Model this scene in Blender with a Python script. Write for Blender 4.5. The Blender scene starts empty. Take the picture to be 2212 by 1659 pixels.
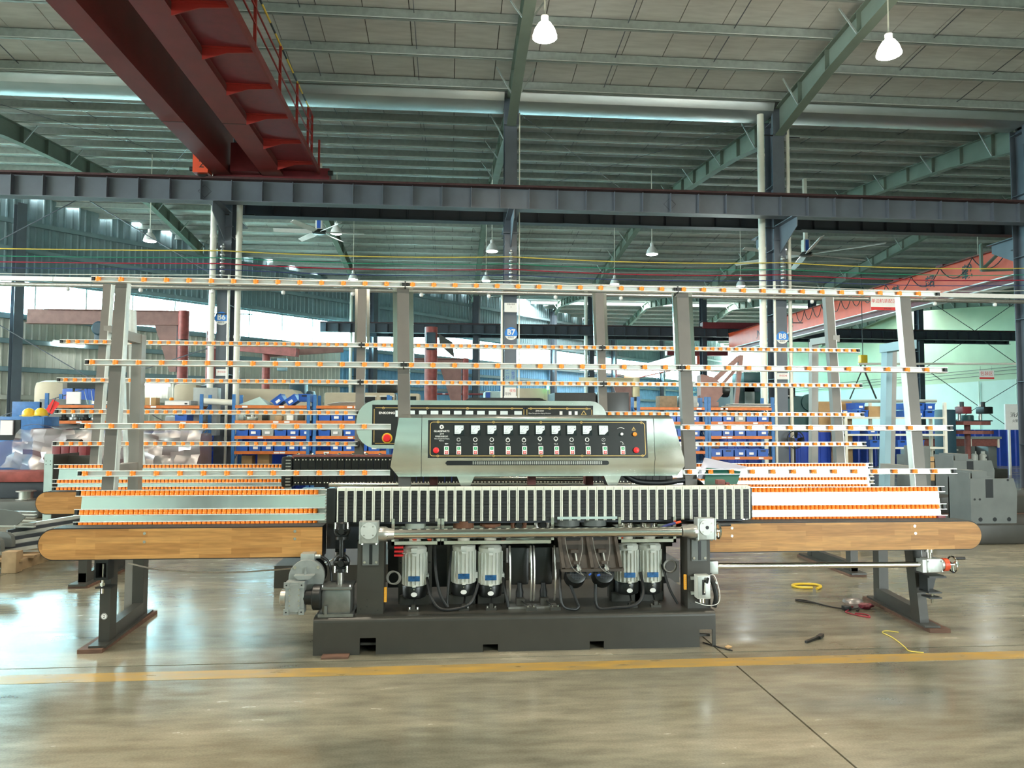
import bpy, bmesh, math, random
from mathutils import Vector, Matrix
random.seed(7)
SC = bpy.context.scene
COL = SC.collection

# ---------------------------------------------------------------- camera
def make_camera():
    f = 1600.0 / 2212.0 * 36.0
    yaw, p, th = math.radians(4.76), math.atan(80.5 / 1600.0), 0.003
    F0 = Vector((math.sin(yaw), math.cos(yaw), 0)); R0 = Vector((math.cos(yaw), -math.sin(yaw), 0)); Z = Vector((0, 0, 1))
    F = F0 * math.cos(p) + Z * math.sin(p); U0 = Z * math.cos(p) - F0 * math.sin(p)
    R = R0 * math.cos(th) + U0 * math.sin(th); U = U0 * math.cos(th) - R0 * math.sin(th)
    cd = bpy.data.cameras.new('camera'); cd.sensor_width = 36.0; cd.lens = f; cd.clip_end = 300
    o = bpy.data.objects.new('camera', cd); COL.objects.link(o)
    M = Matrix((R, U, -F)).transposed().to_4x4(); M.translation = (0, 0, 1.5)
    o.matrix_world = M
    SC.camera = o
make_camera()

# ---------------------------------------------------------------- sky, exposure
W = bpy.data.worlds.new('sky'); SC.world = W; W.use_nodes = True
bg = W.node_tree.nodes['Background']
bg.inputs[0].default_value = (0.90, 1.0, 0.98, 1); bg.inputs[1].default_value = 44.0
SC.view_settings.view_transform = 'Standard'; SC.view_settings.look = 'None'
SC.view_settings.gamma = 1; SC.view_settings.use_curve_mapping = False
SC.view_settings.exposure = 0.6
LAMP_W = 520.0

def portal(name, c, sx, sy, rot):
    l = bpy.data.lights.new(name, 'AREA'); l.shape = 'RECTANGLE'; l.size = sx; l.size_y = sy
    l.cycles.is_portal = True
    o = bpy.data.objects.new(name, l); COL.objects.link(o); o.location = c; o.rotation_euler = rot
portal('front_opening_portal', (10.7, -8.9, 3.5), 6.2, 2.2, (math.radians(90), 0, 0))
portal('back_window_portal', (-0.6, 43.4, 5.92), 62.0, 1.27, (math.radians(-90), 0, math.radians(46.6)))
portal('side_window_portal', (-24.9, 4.5, 6.25), 24.0, 1.5, (math.radians(90), 0, math.radians(-90)))
portal('skylight_portal', (8.0, 49.0, 9.8), 44.0, .8, (0, 0, 0))

# ---------------------------------------------------------------- helpers
WL = {}
def link(o, parent=None, loc=(0, 0, 0)):
    COL.objects.link(o)
    loc = Vector(loc)
    if parent is not None:
        o.parent = parent; o.location = loc - WL[parent.name]
    else:
        o.location = loc
    WL[o.name] = loc
    return o
def tag(o, label=None, cat=None, group=None, kind=None):
    if label: o['label'] = label
    if cat: o['category'] = cat
    if group: o['group'] = group
    if kind: o['kind'] = kind
    return o
def thing(name, label=None, cat=None, loc=(0, 0, 0), rotz=0.0, group=None, kind=None, local=False, scale=1.0):
    o = bpy.data.objects.new(name, None); o.empty_display_size = 0.2
    COL.objects.link(o); o.location = loc; o.rotation_euler = (0, 0, rotz); o.scale = (scale,) * 3
    WL[o.name] = Vector((0, 0, 0)) if local else Vector(loc)
    return tag(o, label, cat, group, kind)
def inst(name, src, parent, loc=(0, 0, 0), rot=None, scale=None):
    """another object with the same mesh"""
    o = bpy.data.objects.new(name, src.data if hasattr(src, 'data') else src)
    link(o, parent, loc)
    if rot: o.rotation_euler = rot
    if scale: o.scale = scale
    return o
def copy_tree(o, parent=None):
    c = o.copy(); COL.objects.link(c); c.parent = parent; WL[c.name] = Vector(WL[o.name])
    for ch in list(o.children): copy_tree(ch, c)
    return c

class MB:
    def __init__(s): s.v = []; s.f = []; s.m = []; s.cur = 0; s.sm = True
    def flat(s): s.sm = False; return s
    def mi(s, i): s.cur = i; return s
    def add(s, vs, fs, M=None):
        b = len(s.v)
        s.v += [tuple(M @ Vector(q)) for q in vs] if M is not None else [tuple(q) for q in vs]
        s.f += [[b + i for i in q] for q in fs]; s.m += [s.cur] * len(fs)
        return s
    def box(s, x0, x1, y0, y1, z0, z1, M=None):
        if x0 > x1: x0, x1 = x1, x0
        if y0 > y1: y0, y1 = y1, y0
        if z0 > z1: z0, z1 = z1, z0
        return s.add([(x0,y0,z0),(x1,y0,z0),(x1,y1,z0),(x0,y1,z0),(x0,y0,z1),(x1,y0,z1),(x1,y1,z1),(x0,y1,z1)],
                     [(0,3,2,1),(4,5,6,7),(0,1,5,4),(1,2,6,5),(2,3,7,6),(3,0,4,7)], M)
    def cbox(s, x0, x1, y0, y1, z0, z1, c=0.01, M=None):
        """box with chamfered edges"""
        bm = bmesh.new(); bmesh.ops.create_cube(bm, size=1.0)
        for v in bm.verts: v.co = ((x0+x1)/2 + v.co.x*(x1-x0), (y0+y1)/2 + v.co.y*(y1-y0), (z0+z1)/2 + v.co.z*(z1-z0))
        bmesh.ops.bevel(bm, geom=bm.edges[:], offset=c, segments=2, affect='EDGES', profile=0.6)
        bm.verts.index_update()
        s.add([tuple(v.co) for v in bm.verts], [[v.index for v in f.verts] for f in bm.faces], M); bm.free(); return s
    def bar(s, p0, p1, w, h, up=(0, 0, 1)):
        p0, p1 = Vector(p0), Vector(p1); d = (p1 - p0).normalized(); u = Vector(up)
        if abs(d.dot(u)) > .95: u = Vector((0, 1, 0))
        r = d.cross(u).normalized(); u = r.cross(d).normalized()
        vs = [p + r*a*w/2 + u*b*h/2 for p in (p0, p1) for a, b in ((-1,-1),(1,-1),(1,1),(-1,1))]
        return s.add(vs, [(0,1,2,3),(7,6,5,4),(0,4,5,1),(1,5,6,2),(2,6,7,3),(3,7,4,0)])
    def cyl(s, p0, p1, r0, r1=None, n=16, caps=True):
        p0, p1 = Vector(p0), Vector(p1); r1 = r0 if r1 is None else r1
        d = (p1 - p0).normalized(); a = d.orthogonal().normalized(); b = d.cross(a)
        vs = []
        for p, r in ((p0, r0), (p1, r1)):
            for i in range(n):
                t = 2*math.pi*i/n; vs.append(p + (a*math.cos(t) + b*math.sin(t))*r)
        fs = [(i, (i+1) % n, n+(i+1) % n, n+i) for i in range(n)]
        if caps: fs += [tuple(range(n-1, -1, -1)), tuple(range(n, 2*n))]
        return s.add(vs, fs)
    def lathe(s, prof, c=(0,0,0), ax='z', n=20):
        """prof: list of (radius, height) from bottom to top"""
        vs = []
        for r, h in prof:
            for i in range(n):
                t = 2*math.pi*i/n; x, y = r*math.cos(t), r*math.sin(t)
                q = (x, y, h) if ax == 'z' else ((x, h, y) if ax == 'y' else (h, x, y))
                vs.append((q[0]+c[0], q[1]+c[1], q[2]+c[2]))
        fs = []
        for k in range(len(prof)-1):
            for i in range(n):
                j = (i+1) % n; q = (k*n+i, k*n+j, (k+1)*n+j, (k+1)*n+i)
                fs.append(q if ax != 'y' else q[::-1])
        e = (len(prof)-1)*n
        a, b = tuple(range(n-1, -1, -1)), tuple(range(e, e+n))
        fs += [a, b] if ax != 'y' else [a[::-1], b[::-1]]
        return s.add(vs, fs)
    def tube(s, pts, r, n=8):
        pts = [Vector(p) for p in pts]; vs = []; a = None
        for k, p in enumerate(pts):
            d = (pts[min(k+1, len(pts)-1)] - pts[max(k-1, 0)]).normalized()
            if a is None: a = d.orthogonal().normalized()
            a = (a - d*a.dot(d)).normalized(); b = d.cross(a)
            rr = r[k] if isinstance(r, (list, tuple)) else r
            for i in range(n):
                t = 2*math.pi*i/n; vs.append(p + (a*math.cos(t) + b*math.sin(t))*rr)
        fs = []
        for k in range(len(pts)-1):
            for i in range(n):
                j = (i+1) % n; fs.append((k*n+i, k*n+j, (k+1)*n+j, (k+1)*n+i))
        e = (len(pts)-1)*n
        fs += [tuple(range(n-1, -1, -1)), tuple(range(e, e+n))]
        return s.add(vs, fs)
    def prism(s, poly, ax, a0, a1, M=None):
        """poly in (x,z) for ax y, (y,z) for ax x, (x,y) for ax z"""
        n = len(poly)
        g = {'y': lambda p, a: (p[0], a, p[1]), 'x': lambda p, a: (a, p[0], p[1]), 'z': lambda p, a: (p[0], p[1], a)}[ax]
        vs = [g(p, a0) for p in poly] + [g(p, a1) for p in poly]
        fs = [tuple(range(n)), tuple(range(2*n-1, n-1, -1))] + [(i, n+i, n+(i+1) % n, (i+1) % n) for i in range(n)]
        return s.add(vs, fs, M)
    def torus(s, c, ax, R, r, n=24, m=8):
        pts = []
        for i in range(n+1):
            t = 2*math.pi*i/n; a, b = R*math.cos(t), R*math.sin(t)
            pts.append({'x': (c[0], c[1]+a, c[2]+b), 'y': (c[0]+a, c[1], c[2]+b), 'z': (c[0]+a, c[1]+b, c[2])}[ax])
        return s.tube(pts, r, m)
    def ico(s, c, r, sub=1, sc=(1,1,1), jit=0.0):
        bm = bmesh.new(); bmesh.ops.create_icosphere(bm, subdivisions=sub, radius=1.0)
        bm.verts.index_update()
        vs = []
        for v in bm.verts:
            k = r*(1+random.uniform(-jit, jit)); vs.append((c[0]+v.co.x*k*sc[0], c[1]+v.co.y*k*sc[1], c[2]+v.co.z*k*sc[2]))
        s.add(vs, [[v.index for v in f.verts] for f in bm.faces]); bm.free(); return s
    def mesh(s, name, mats):
        me = bpy.data.meshes.new(name); me.from_pydata(s.v, [], s.f)
        bm = bmesh.new(); bm.from_mesh(me); bmesh.ops.recalc_face_normals(bm, faces=bm.faces[:]); bm.to_mesh(me); bm.free()
        if not isinstance(mats, (list, tuple)): mats = [mats]
        for m in mats: me.materials.append(m)
        if len(mats) > 1: me.polygons.foreach_set('material_index', s.m)
        me.polygons.foreach_set('use_smooth', [s.sm]*len(me.polygons))
        me.set_sharp_from_angle(angle=math.radians(32)); me.update()
        return me
    def build(s, name, mats, parent=None, loc=(0,0,0)):
        o = bpy.data.objects.new(name, s.mesh(name, mats)); return link(o, parent, loc)

def catenary(p0, p1, sag, n=12):
    p0, p1 = Vector(p0), Vector(p1)
    return [p0.lerp(p1, i/n) - Vector((0,0,1))*sag*4*(i/n)*(1-i/n) for i in range(n+1)]
def smooth(pts, n=6):
    pts = [Vector(p) for p in pts]; out = []
    for i in range(len(pts)-1):
        a, b, c, d = pts[max(i-1,0)], pts[i], pts[i+1], pts[min(i+2, len(pts)-1)]
        for k in range(n):
            t = k/n
            out.append(.5*((2*b) + (c-a)*t + (2*a-5*b+4*c-d)*t*t + (3*b-a-3*c+d)*t**3))
    return out + [pts[-1]]
def text(body, size, m, parent, loc, rot=(math.radians(90), 0, 0), name='lettering', depth=0.0006, align='CENTER', sx=1.0, bold=0.0):
    c = bpy.data.curves.new(name, 'FONT'); c.body = body; c.size = size; c.align_x = align; c.align_y = 'CENTER'
    c.extrude = depth; c.resolution_u = 2; c.offset = bold
    o = bpy.data.objects.new(name + '_curve', c); COL.objects.link(o)
    dg = bpy.context.evaluated_depsgraph_get(); dg.update()
    me = bpy.data.meshes.new_from_object(o.evaluated_get(dg)); bpy.data.objects.remove(o)
    me.materials.clear(); me.materials.append(m); me.name = name
    t = bpy.data.objects.new(name, me); link(t, parent, loc); t.rotation_euler = rot; t.scale = (sx, 1, 1)
    return t

# ---------------------------------------------------------------- materials
def mat(name, col, rough=0.5, metal=0.0, var=0.0, scale=6.0, bump=0.0, emit=None, es=0.0, stretch=None, spec=0.5, rvar=0.0, col2=None, detail=4.0):
    m = bpy.data.materials.new(name); m.use_nodes = True; nt = m.node_tree; N = nt.nodes; L = nt.links
    b = N['Principled BSDF']; c4 = (*col, 1)
    b.inputs['Base Color'].default_value = c4; b.inputs['Roughness'].default_value = rough; b.inputs['Metallic'].default_value = metal
    b.inputs['Specular IOR Level'].default_value = spec
    if emit: b.inputs['Emission Color'].default_value = (*emit, 1); b.inputs['Emission Strength'].default_value = es
    if var or bump or rvar or col2:
        tc = N.new('ShaderNodeTexCoord'); src = tc.outputs['Object']
        if stretch:
            mp = N.new('ShaderNodeMapping'); mp.inputs['Scale'].default_value = stretch; L.new(src, mp.inputs[0]); src = mp.outputs[0]
        nz = N.new('ShaderNodeTexNoise'); nz.inputs['Scale'].default_value = scale; nz.inputs['Detail'].default_value = detail; L.new(src, nz.inputs['Vector'])
        if var or col2:
            r = N.new('ShaderNodeValToRGB'); r.color_ramp.elements[0].position = .32; r.color_ramp.elements[1].position = .68
            a = col2 or tuple(max(0, k*(1-var)) for k in col)
            r.color_ramp.elements[0].color = (*a, 1); r.color_ramp.elements[1].color = (*(tuple(min(1, k*(1+var)) for k in col) if not col2 else col), 1)
            L.new(nz.outputs['Fac'], r.inputs[0]); L.new(r.outputs[0], b.inputs['Base Color'])
        if rvar:
            mr = N.new('ShaderNodeMapRange'); mr.inputs[3].default_value = max(.02, rough-rvar); mr.inputs[4].default_value = min(1, rough+rvar)
            mr.inputs[1].default_value = .3; mr.inputs[2].default_value = .7
            L.new(nz.outputs['Fac'], mr.inputs[0]); L.new(mr.outputs[0], b.inputs['Roughness'])
        if bump:
            bp = N.new('ShaderNodeBump'); bp.inputs['Strength'].default_value = bump; bp.inputs['Distance'].default_value = .02
            L.new(nz.outputs['Fac'], bp.inputs['Height']); L.new(bp.outputs[0], b.inputs['Normal'])
    return m

def mat_floor():
    m = mat('concrete_floor', (.2,.18,.14), .32, spec=.7); nt = m.node_tree; N = nt.nodes; L = nt.links; b = N['Principled BSDF']
    tc = N.new('ShaderNodeTexCoord')
    def noise(sc, det, st, dist=0.0):
        mp = N.new('ShaderNodeMapping'); mp.inputs['Scale'].default_value = st; L.new(tc.outputs['Object'], mp.inputs[0])
        n = N.new('ShaderNodeTexNoise'); n.inputs['Scale'].default_value = sc; n.inputs['Detail'].default_value = det; n.inputs['Distortion'].default_value = dist
        L.new(mp.outputs[0], n.inputs['Vector']); return n.outputs['Fac']
    a = noise(1.1, 6, (.55, 1.5, 1), .4); c = noise(6, 5, (.6, 2.2, 1)); d = noise(90, 2, (1, 1, 1))
    r = N.new('ShaderNodeValToRGB'); e = r.color_ramp.elements
    e[0].position = .30; e[0].color = (.125, .122, .090, 1); e[1].position = .72; e[1].color = (.30, .275, .205, 1)
    k = e.new(.5); k.color = (.21, .198, .146, 1)
    L.new(a, r.inputs[0])
    def mix(fac, ca, fb, lo, hi):
        mr = N.new('ShaderNodeMapRange'); mr.inputs[1].default_value = .3; mr.inputs[2].default_value = .7; mr.inputs[3].default_value = lo; mr.inputs[4].default_value = hi
        L.new(fb, mr.inputs[0]); x = N.new('ShaderNodeMix'); x.data_type = 'RGBA'; x.blend_type = 'MULTIPLY'; x.inputs[0].default_value = fac
        L.new(ca, x.inputs[6]); L.new(mr.outputs[0], x.inputs[7]); return x.outputs[2]
    q = mix(1, mix(1, r.outputs[0], c, .78, 1.18), d, .9, 1.08)
    L.new(q, b.inputs['Base Color'])
    mr = N.new('ShaderNodeMapRange'); mr.inputs[1].default_value = .3; mr.inputs[2].default_value = .7; mr.inputs[3].default_value = .13; mr.inputs[4].default_value = .30
    av = N.new('ShaderNodeMath'); av.operation = 'MULTIPLY_ADD'; av.inputs[1].default_value = .6; L.new(c, av.inputs[0]); sc_ = N.new('ShaderNodeMath'); sc_.operation = 'MULTIPLY'; sc_.inputs[1].default_value = .4; L.new(a, sc_.inputs[0]); L.new(sc_.outputs[0], av.inputs[2]); L.new(av.outputs[0], mr.inputs[0]); L.new(mr.outputs[0], b.inputs['Roughness'])
    bp = N.new('ShaderNodeBump'); bp.inputs['Strength'].default_value = .015; bp.inputs['Distance'].default_value = .01
    L.new(c, bp.inputs['Height']); L.new(bp.outputs[0], b.inputs['Normal'])
    return m

def mat_wood():
    """laminated board: finger-jointed staves as flat print plus grain"""
    m = mat('laminated_wood', (.5,.25,.07), .42); nt = m.node_tree; N = nt.nodes; L = nt.links; b = N['Principled BSDF']
    tc = N.new('ShaderNodeTexCoord'); sp = N.new('ShaderNodeSeparateXYZ'); L.new(tc.outputs['Object'], sp.inputs[0])
    cb = N.new('ShaderNodeCombineXYZ'); L.new(sp.outputs[0], cb.inputs[0]); L.new(sp.outputs[2], cb.inputs[1])
    br = N.new('ShaderNodeTexBrick'); br.inputs['Scale'].default_value = 1.0; br.inputs['Brick Width'].default_value = .33; br.inputs['Row Height'].default_value = .0385
    br.inputs['Mortar Size'].default_value = 0.0; br.offset = .37; br.inputs['Bias'].default_value = 0.0
    br.inputs['Color1'].default_value = (.40,.185,.052,1); br.inputs['Color2'].default_value = (.58,.30,.095,1)
    L.new(cb.outputs[0], br.inputs['Vector'])
    mp = N.new('ShaderNodeMapping'); mp.inputs['Scale'].default_value = (2.2, 1, 26); L.new(tc.outputs['Object'], mp.inputs[0])
    nz = N.new('ShaderNodeTexNoise'); nz.inputs['Scale'].default_value = 3.0; nz.inputs['Detail'].default_value = 6; L.new(mp.outputs[0], nz.inputs['Vector'])
    mr = N.new('ShaderNodeMapRange'); mr.inputs[1].default_value = .3; mr.inputs[2].default_value = .75; mr.inputs[3].default_value = .72; mr.inputs[4].default_value = 1.12; L.new(nz.outputs['Fac'], mr.inputs[0])
    x = N.new('ShaderNodeMix'); x.data_type = 'RGBA'; x.blend_type = 'MULTIPLY'; x.inputs[0].default_value = 1
    L.new(br.outputs['Color'], x.inputs[6]); L.new(mr.outputs[0], x.inputs[7]); L.new(x.outputs[2], b.inputs['Base Color'])
    return m

def mat_glass(name, tint=(.9, .97, 1.0), t=.88, rough=.05):
    m = bpy.data.materials.new(name); m.use_nodes = True; nt = m.node_tree; N = nt.nodes; L = nt.links; N.clear()
    o = N.new('ShaderNodeOutputMaterial'); mx = N.new('ShaderNodeMixShader'); a = N.new('ShaderNodeBsdfTransparent'); g = N.new('ShaderNodeBsdfGlossy')
    a.inputs[0].default_value = (*tint, 1); g.inputs['Roughness'].default_value = rough; mx.inputs[0].default_value = 1-t
    L.new(a.outputs[0], mx.inputs[1]); L.new(g.outputs[0], mx.inputs[2]); L.new(mx.outputs[0], o.inputs[0]); return m

M = {}
M['floor'] = mat_floor(); M['wood'] = mat_wood(); M['glass'] = mat_glass('window_glass', (.72, .95, 1.0))
M['film'] = mat_glass('plastic_film', (.86, .82, .84), .72, .35)
M['yellow_paint'] = mat('yellow_floor_paint', (.44, .27, .055), .35, scale=9, rvar=.1, col2=(.27, .20, .09), stretch=(.5, 2, 1), detail=8)
M['joint'] = mat('joint_filler', (.03, .028, .025), .8)
M['foil'] = mat('insulated_roof_panel', (.62, .63, .61), .5, .1, var=.10, scale=2.2, stretch=(1, 6, 1), rvar=.1)
M['deck'] = mat('roof_deck', (.10, .10, .10), .8)
M['purlin'] = mat('galvanised_purlin', (.34, .38, .36), .5, .3, var=.12, scale=9)
M['purlin_lip'] = mat('purlin_lip_highlight', (.80, .84, .80), .35, .3)  # same galvanised steel, lightened as if the bottom edge caught the light
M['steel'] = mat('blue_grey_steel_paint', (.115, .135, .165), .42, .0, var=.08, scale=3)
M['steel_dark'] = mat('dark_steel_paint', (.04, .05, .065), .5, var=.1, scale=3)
M['rafter'] = mat('grey_green_steel_paint', (.17, .215, .18), .7, var=.08, scale=2, spec=.2)
M['railrust'] = mat('rusty_crane_rail', (.07, .03, .03), .6, .3, var=.2, scale=12)
M['gutter'] = mat('galvanised_gutter', (.42, .45, .45), .38, .8, var=.06, scale=5, stretch=(.4, 1, 1))
M['clad_cream'] = mat('cream_cladding', (.62, .60, .53), .75, spec=.15, var=.05, scale=3)
M['clad_grey'] = mat('blue_grey_cladding', (.26, .35, .38), .75, spec=.15, var=.06, scale=3)
M['clad_blue'] = mat('light_blue_cladding', (.24, .46, .68), .75, spec=.15, var=.08, scale=3)
M['plaster'] = mat('pale_green_plaster', (.34, .46, .31), .7, var=.07, scale=.8, bump=.05)
M['plaster_wall'] = mat('mint_wall_plaster', (.42, .58, .52), .7, var=.05, scale=.8)
M['plaster_low'] = mat('pale_mint_plaster', (.62, .78, .70), .7, var=.05, scale=.8, bump=.05)
M['blue_panel'] = mat('blue_corrugated_panel', (.008, .045, .36), .35, var=.15, scale=4)
M['pvc'] = mat('white_pvc_pipe', (.78, .77, .68), .35, var=.04, scale=8)
M['white'] = mat('white_paint', (.80, .80, .78), .4, var=.03, scale=8)
M['black'] = mat('black_rubber', (.012, .014, .015), .5, var=.2, scale=20)
M['black_metal'] = mat('black_metal', (.016, .018, .018), .35, .3, var=.15, scale=20)
M['grey_machine'] = mat('dark_grey_machine_paint', (.040, .039, .033), .38, var=.06, scale=10, bump=.02)
M['grey_housing'] = mat('mid_grey_machine_paint', (.125, .14, .135), .45, var=.1, scale=5)
M['frame_grey'] = mat('grey_frame_paint', (.21, .20, .18), .45, var=.05, scale=6)
M['steel_tube'] = mat('brushed_steel_tube', (.50, .49, .46), .33, .85, var=.08, scale=10, stretch=(6, 6, .6), rvar=.06)
M['upright'] = mat('grey_brown_upright_paint', (.135, .125, .112), .5, .1, var=.06, scale=6)
M['alu'] = mat('aluminium_profile', (.64, .68, .66), .45, .35, var=.04, scale=8, stretch=(.3, 4, 4))
M['alu_highlight'] = mat('aluminium_edge_highlight', (.90, .92, .90), .35, .3)  # paler copy of the channel aluminium, edge highlight put into the colour
M['stainless'] = mat('stainless_sheet', (.86, .88, .84), .17, 1.0, var=.05, scale=1.7, stretch=(2.2, 2.2, .6), rvar=.07, bump=.012)
M['chrome'] = mat('polished_chrome', (.74, .72, .68), .12, 1.0)
M['cast_alu'] = mat('cast_aluminium', (.45, .48, .46), .42, .6, var=.08, scale=25)
M['orange'] = mat('orange_roller', (.95, .26, .02), .34, var=.06, scale=60)
M['white_plastic'] = mat('white_pad_plastic', (.78, .80, .70), .45, var=.03, scale=30)
M['motor_grey'] = mat('light_grey_motor_paint', (.60, .62, .57), .42, var=.04, scale=20)
M['worm_grey'] = mat('gearbox_grey_paint', (.28, .305, .295), .42, .2, var=.06, scale=20)
M['nameplate'] = mat('blue_nameplate', (.02, .10, .26), .35, .4, var=.35, scale=60)
M['panel_black'] = mat('black_panel_film', (.018, .020, .021), .3)
M['gold'] = mat('gold_line', (.62, .43, .14), .45, .2)
M['meter'] = mat('meter_face', (.70, .78, .80), .25)
M['meter_dark'] = mat('meter_housing', (.012, .018, .020), .2)
M['red_btn'] = mat('red_button', (.75, .02, .025), .35)
M['orange_btn'] = mat('orange_button', (.85, .26, .01), .35)
M['green_btn'] = mat('green_button', (.02, .36, .14), .4)
M['print_white'] = mat('white_print', (.85, .85, .83), .5)
M['print_black'] = mat('black_print', (.015, .015, .015), .5)
M['print_red'] = mat('red_print', (.62, .03, .03), .5)
M['print_blue'] = mat('blue_print', (.02, .09, .42), .5)
M['crane_red'] = mat('dark_red_crane_paint', (.17, .018, .015), .5, var=.12, scale=2)
M['crane_red2'] = mat('bright_red_crane_paint', (.30, .022, .016), .42, var=.06, scale=3)
M['crane_orange'] = mat('orange_red_crane_paint', (.72, .085, .03), .42, var=.06, scale=3)
M['jib_red'] = mat('worn_red_jib_paint', (.27, .060, .052), .5, var=.3, scale=7)
M['brown_red_arm'] = mat('brown_red_machine_paint', (.26, .14, .12), .55, var=.15, scale=5)  # brown-red paint; on jib arms it imitates red washed out by glare
M['maroon'] = mat('maroon_paint', (.17, .018, .024), .45, var=.1, scale=8)
M['rack_blue'] = mat('blue_rack_paint', (.035, .15, .40), .45, var=.15, scale=15)
M['rack_orange'] = mat('orange_rack_beam', (.62, .17, .035), .5, var=.15, scale=12)
M['shelf_board'] = mat('dusty_shelf_board', (.23, .17, .11), .75, var=.2, scale=10)
M['bin_blue'] = mat('blue_plastic_bin', (.02, .10, .46), .4, var=.1, scale=10)
M['bin_grey'] = mat('grey_plastic_bin', (.33, .36, .36), .45, var=.08, scale=10)
M['paper'] = mat('white_paper', (.80, .80, .82), .7)
M['cardboard'] = mat('cardboard', (.42, .27, .13), .8, var=.08, scale=6)
M['beige'] = mat('beige_machine_paint', (.52, .45, .32), .5, var=.06, scale=4)
M['cream_paint'] = mat('cream_crane_paint', (.68, .58, .36), .5, var=.06, scale=6)
M['green_machine'] = mat('dark_green_machine_paint', (.018, .075, .075), .45, var=.12, scale=6)
M['navy'] = mat('navy_machine_paint', (.015, .05, .075), .45, var=.12, scale=6)
M['mint_machine'] = mat('pale_mint_machine_paint', (.42, .56, .54), .45, var=.06, scale=6)
M['dark_void'] = mat('dark_opening', (.006, .008, .010), .4)  # near-black patches stand in for the shade inside holes and slots
M['hat_yellow'] = mat('yellow_hard_hat', (.75, .50, .03), .35)
M['timber'] = mat('rough_timber', (.12, .062, .04), .75, var=.25, scale=8, stretch=(1, 6, 6))
M['pallet'] = mat('pallet_wood', (.36, .25, .14), .8, var=.2, scale=8)
M['brick_red'] = mat('brick_red_block', (.20, .07, .06), .7, var=.15, scale=20)
M['wheel_brown'] = mat('brown_grinding_wheel', (.20, .085, .045), .7, var=.12, scale=40)
M['wheel_green'] = mat('pale_polishing_wheel', (.44, .50, .44), .6)
M['clear_hose'] = mat('clear_hose', (.22, .22, .20), .25, spec=.8)
M['yellow'] = mat('yellow_plastic', (.72, .50, .04), .4)
M['terminal'] = mat('orange_terminal', (.80, .36, .02), .4)
M['wire_green'] = mat('green_wire', (.02, .28, .16), .5)
M['wire_red'] = mat('red_wire', (.38, .02, .045), .5)
M['red_fittings'] = mat('red_fittings', (.20, .015, .04), .45, var=.5, scale=60)
M['wire_blue'] = mat('dark_blue_wire', (.03, .04, .16), .5)
M['wire_yellow'] = mat('yellow_wire', (.70, .55, .10), .5)
M['folder_green'] = mat('green_folder', (.01, .10, .075), .4, var=.1, scale=6)
M['lavender'] = mat('lavender_paper', (.60, .58, .68), .7)
M['sky_blue'] = mat('pale_blue_paint', (.22, .36, .42), .5)
M['lamp_glow'] = mat('lamp_glow', (1, 1, 1), .5, emit=(1.0, .88, .70), es=45.0)
M['lamp_cool'] = mat('cool_lamp_glow', (1, 1, 1), .5, emit=(.92, 1.0, .98), es=16.0)
M['green_led'] = mat('green_led', (.1, 1, .3), .5, emit=(.1, 1.0, .35), es=8.0)
M['purple_wrap'] = mat('purple_grey_wrapped_body', (.20, .15, .16), .35, var=.15, scale=5)
# ================================================================ the building
BX = [-10.75, -4.73, 1.28, 7.30, 13.30, 19.30]            # column axes
def zp(y):                                                 # underside of the purlins
    v = min(abs(y - q) for q in (-6, 16, 38, 60, 82)); return 8.5 + .1 * v
WA = math.radians(46.6); WD = Vector((math.cos(WA), math.sin(WA), 0)); WO = Vector((-15.45, 28, 0))
def w1x(y): return WO.x + (y - WO.y) * WD.x / WD.y         # oblique back wall
def w1y(x): return WO.y + (x - WO.x) * WD.y / WD.x
def w2x(y): return 33.5 - .124 * (y - 42)                # right wall
GAP = .012
fl = thing('floor', 'polished grey-brown concrete workshop floor', kind='structure')
for i, (x0, x1) in enumerate(((-30, -4.3), (-4.3, 1.77), (1.77, 7.9), (7.9, 14), (14, 38))):
    for y0, y1 in ((-9, 4.78), (4.78, 11), (11, 17), (17, 82)):
        MB().box(x0 + GAP/2, x1 - GAP/2, y0 + GAP/2, y1 - GAP/2, -.12, 0).build('slab', M['floor'], fl)
MB().box(-30, 38, -9, 82, -.13, -.018).build('joint_filler', M['joint'], fl)
MB().box(-6, 9, 4.51, 4.66, 0.0002, .0012).build('yellow_line', M['yellow_paint'], fl)
MB().box(-90, 90, -80, 140, -.4, -.2).build('yard', mat('yard_ground', (.35, .34, .32), .8), fl)

# ---- roof: panels under a deck, then the purlins
ce = thing('ceiling', 'grey insulated metal roof panels on galvanised purlins', kind='structure')
SP = [(-9, 5), (5, 16), (16, 27), (27, 38), (38, 48.6), (49.4, 60), (60, 71), (71, 82)]
def roofquad(mb, x0, x1, y0, y1, dz, t):
    z0, z1 = zp(y0) + .24 + dz, zp(y1) + .24 + dz
    mb.add([(x0,y0,z0),(x1,y0,z0),(x1,y1,z1),(x0,y1,z1),(x0,y0,z0+t),(x1,y0,z0+t),(x1,y1,z1+t),(x0,y1,z1+t)],
           [(0,3,2,1),(4,5,6,7),(0,1,5,4),(1,2,6,5),(2,3,7,6),(3,0,4,7)])
for y0, y1 in SP:
    PW = .84
    x = -26.0
    while x < 35:
        ya, yb = y0, min(y1, w1y(x + PW/2) + .1)
        if yb > ya + .3:
            mb = MB(); roofquad(mb, x + .008, x + PW - .008, ya, yb, 0, .03); mb.build('roof_panel', M['foil'], ce)
            mb = MB(); roofquad(mb, x, x + PW, ya, yb, .035, .05); mb.build('roof_deck', M['deck'], ce)
        x += PW
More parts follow.
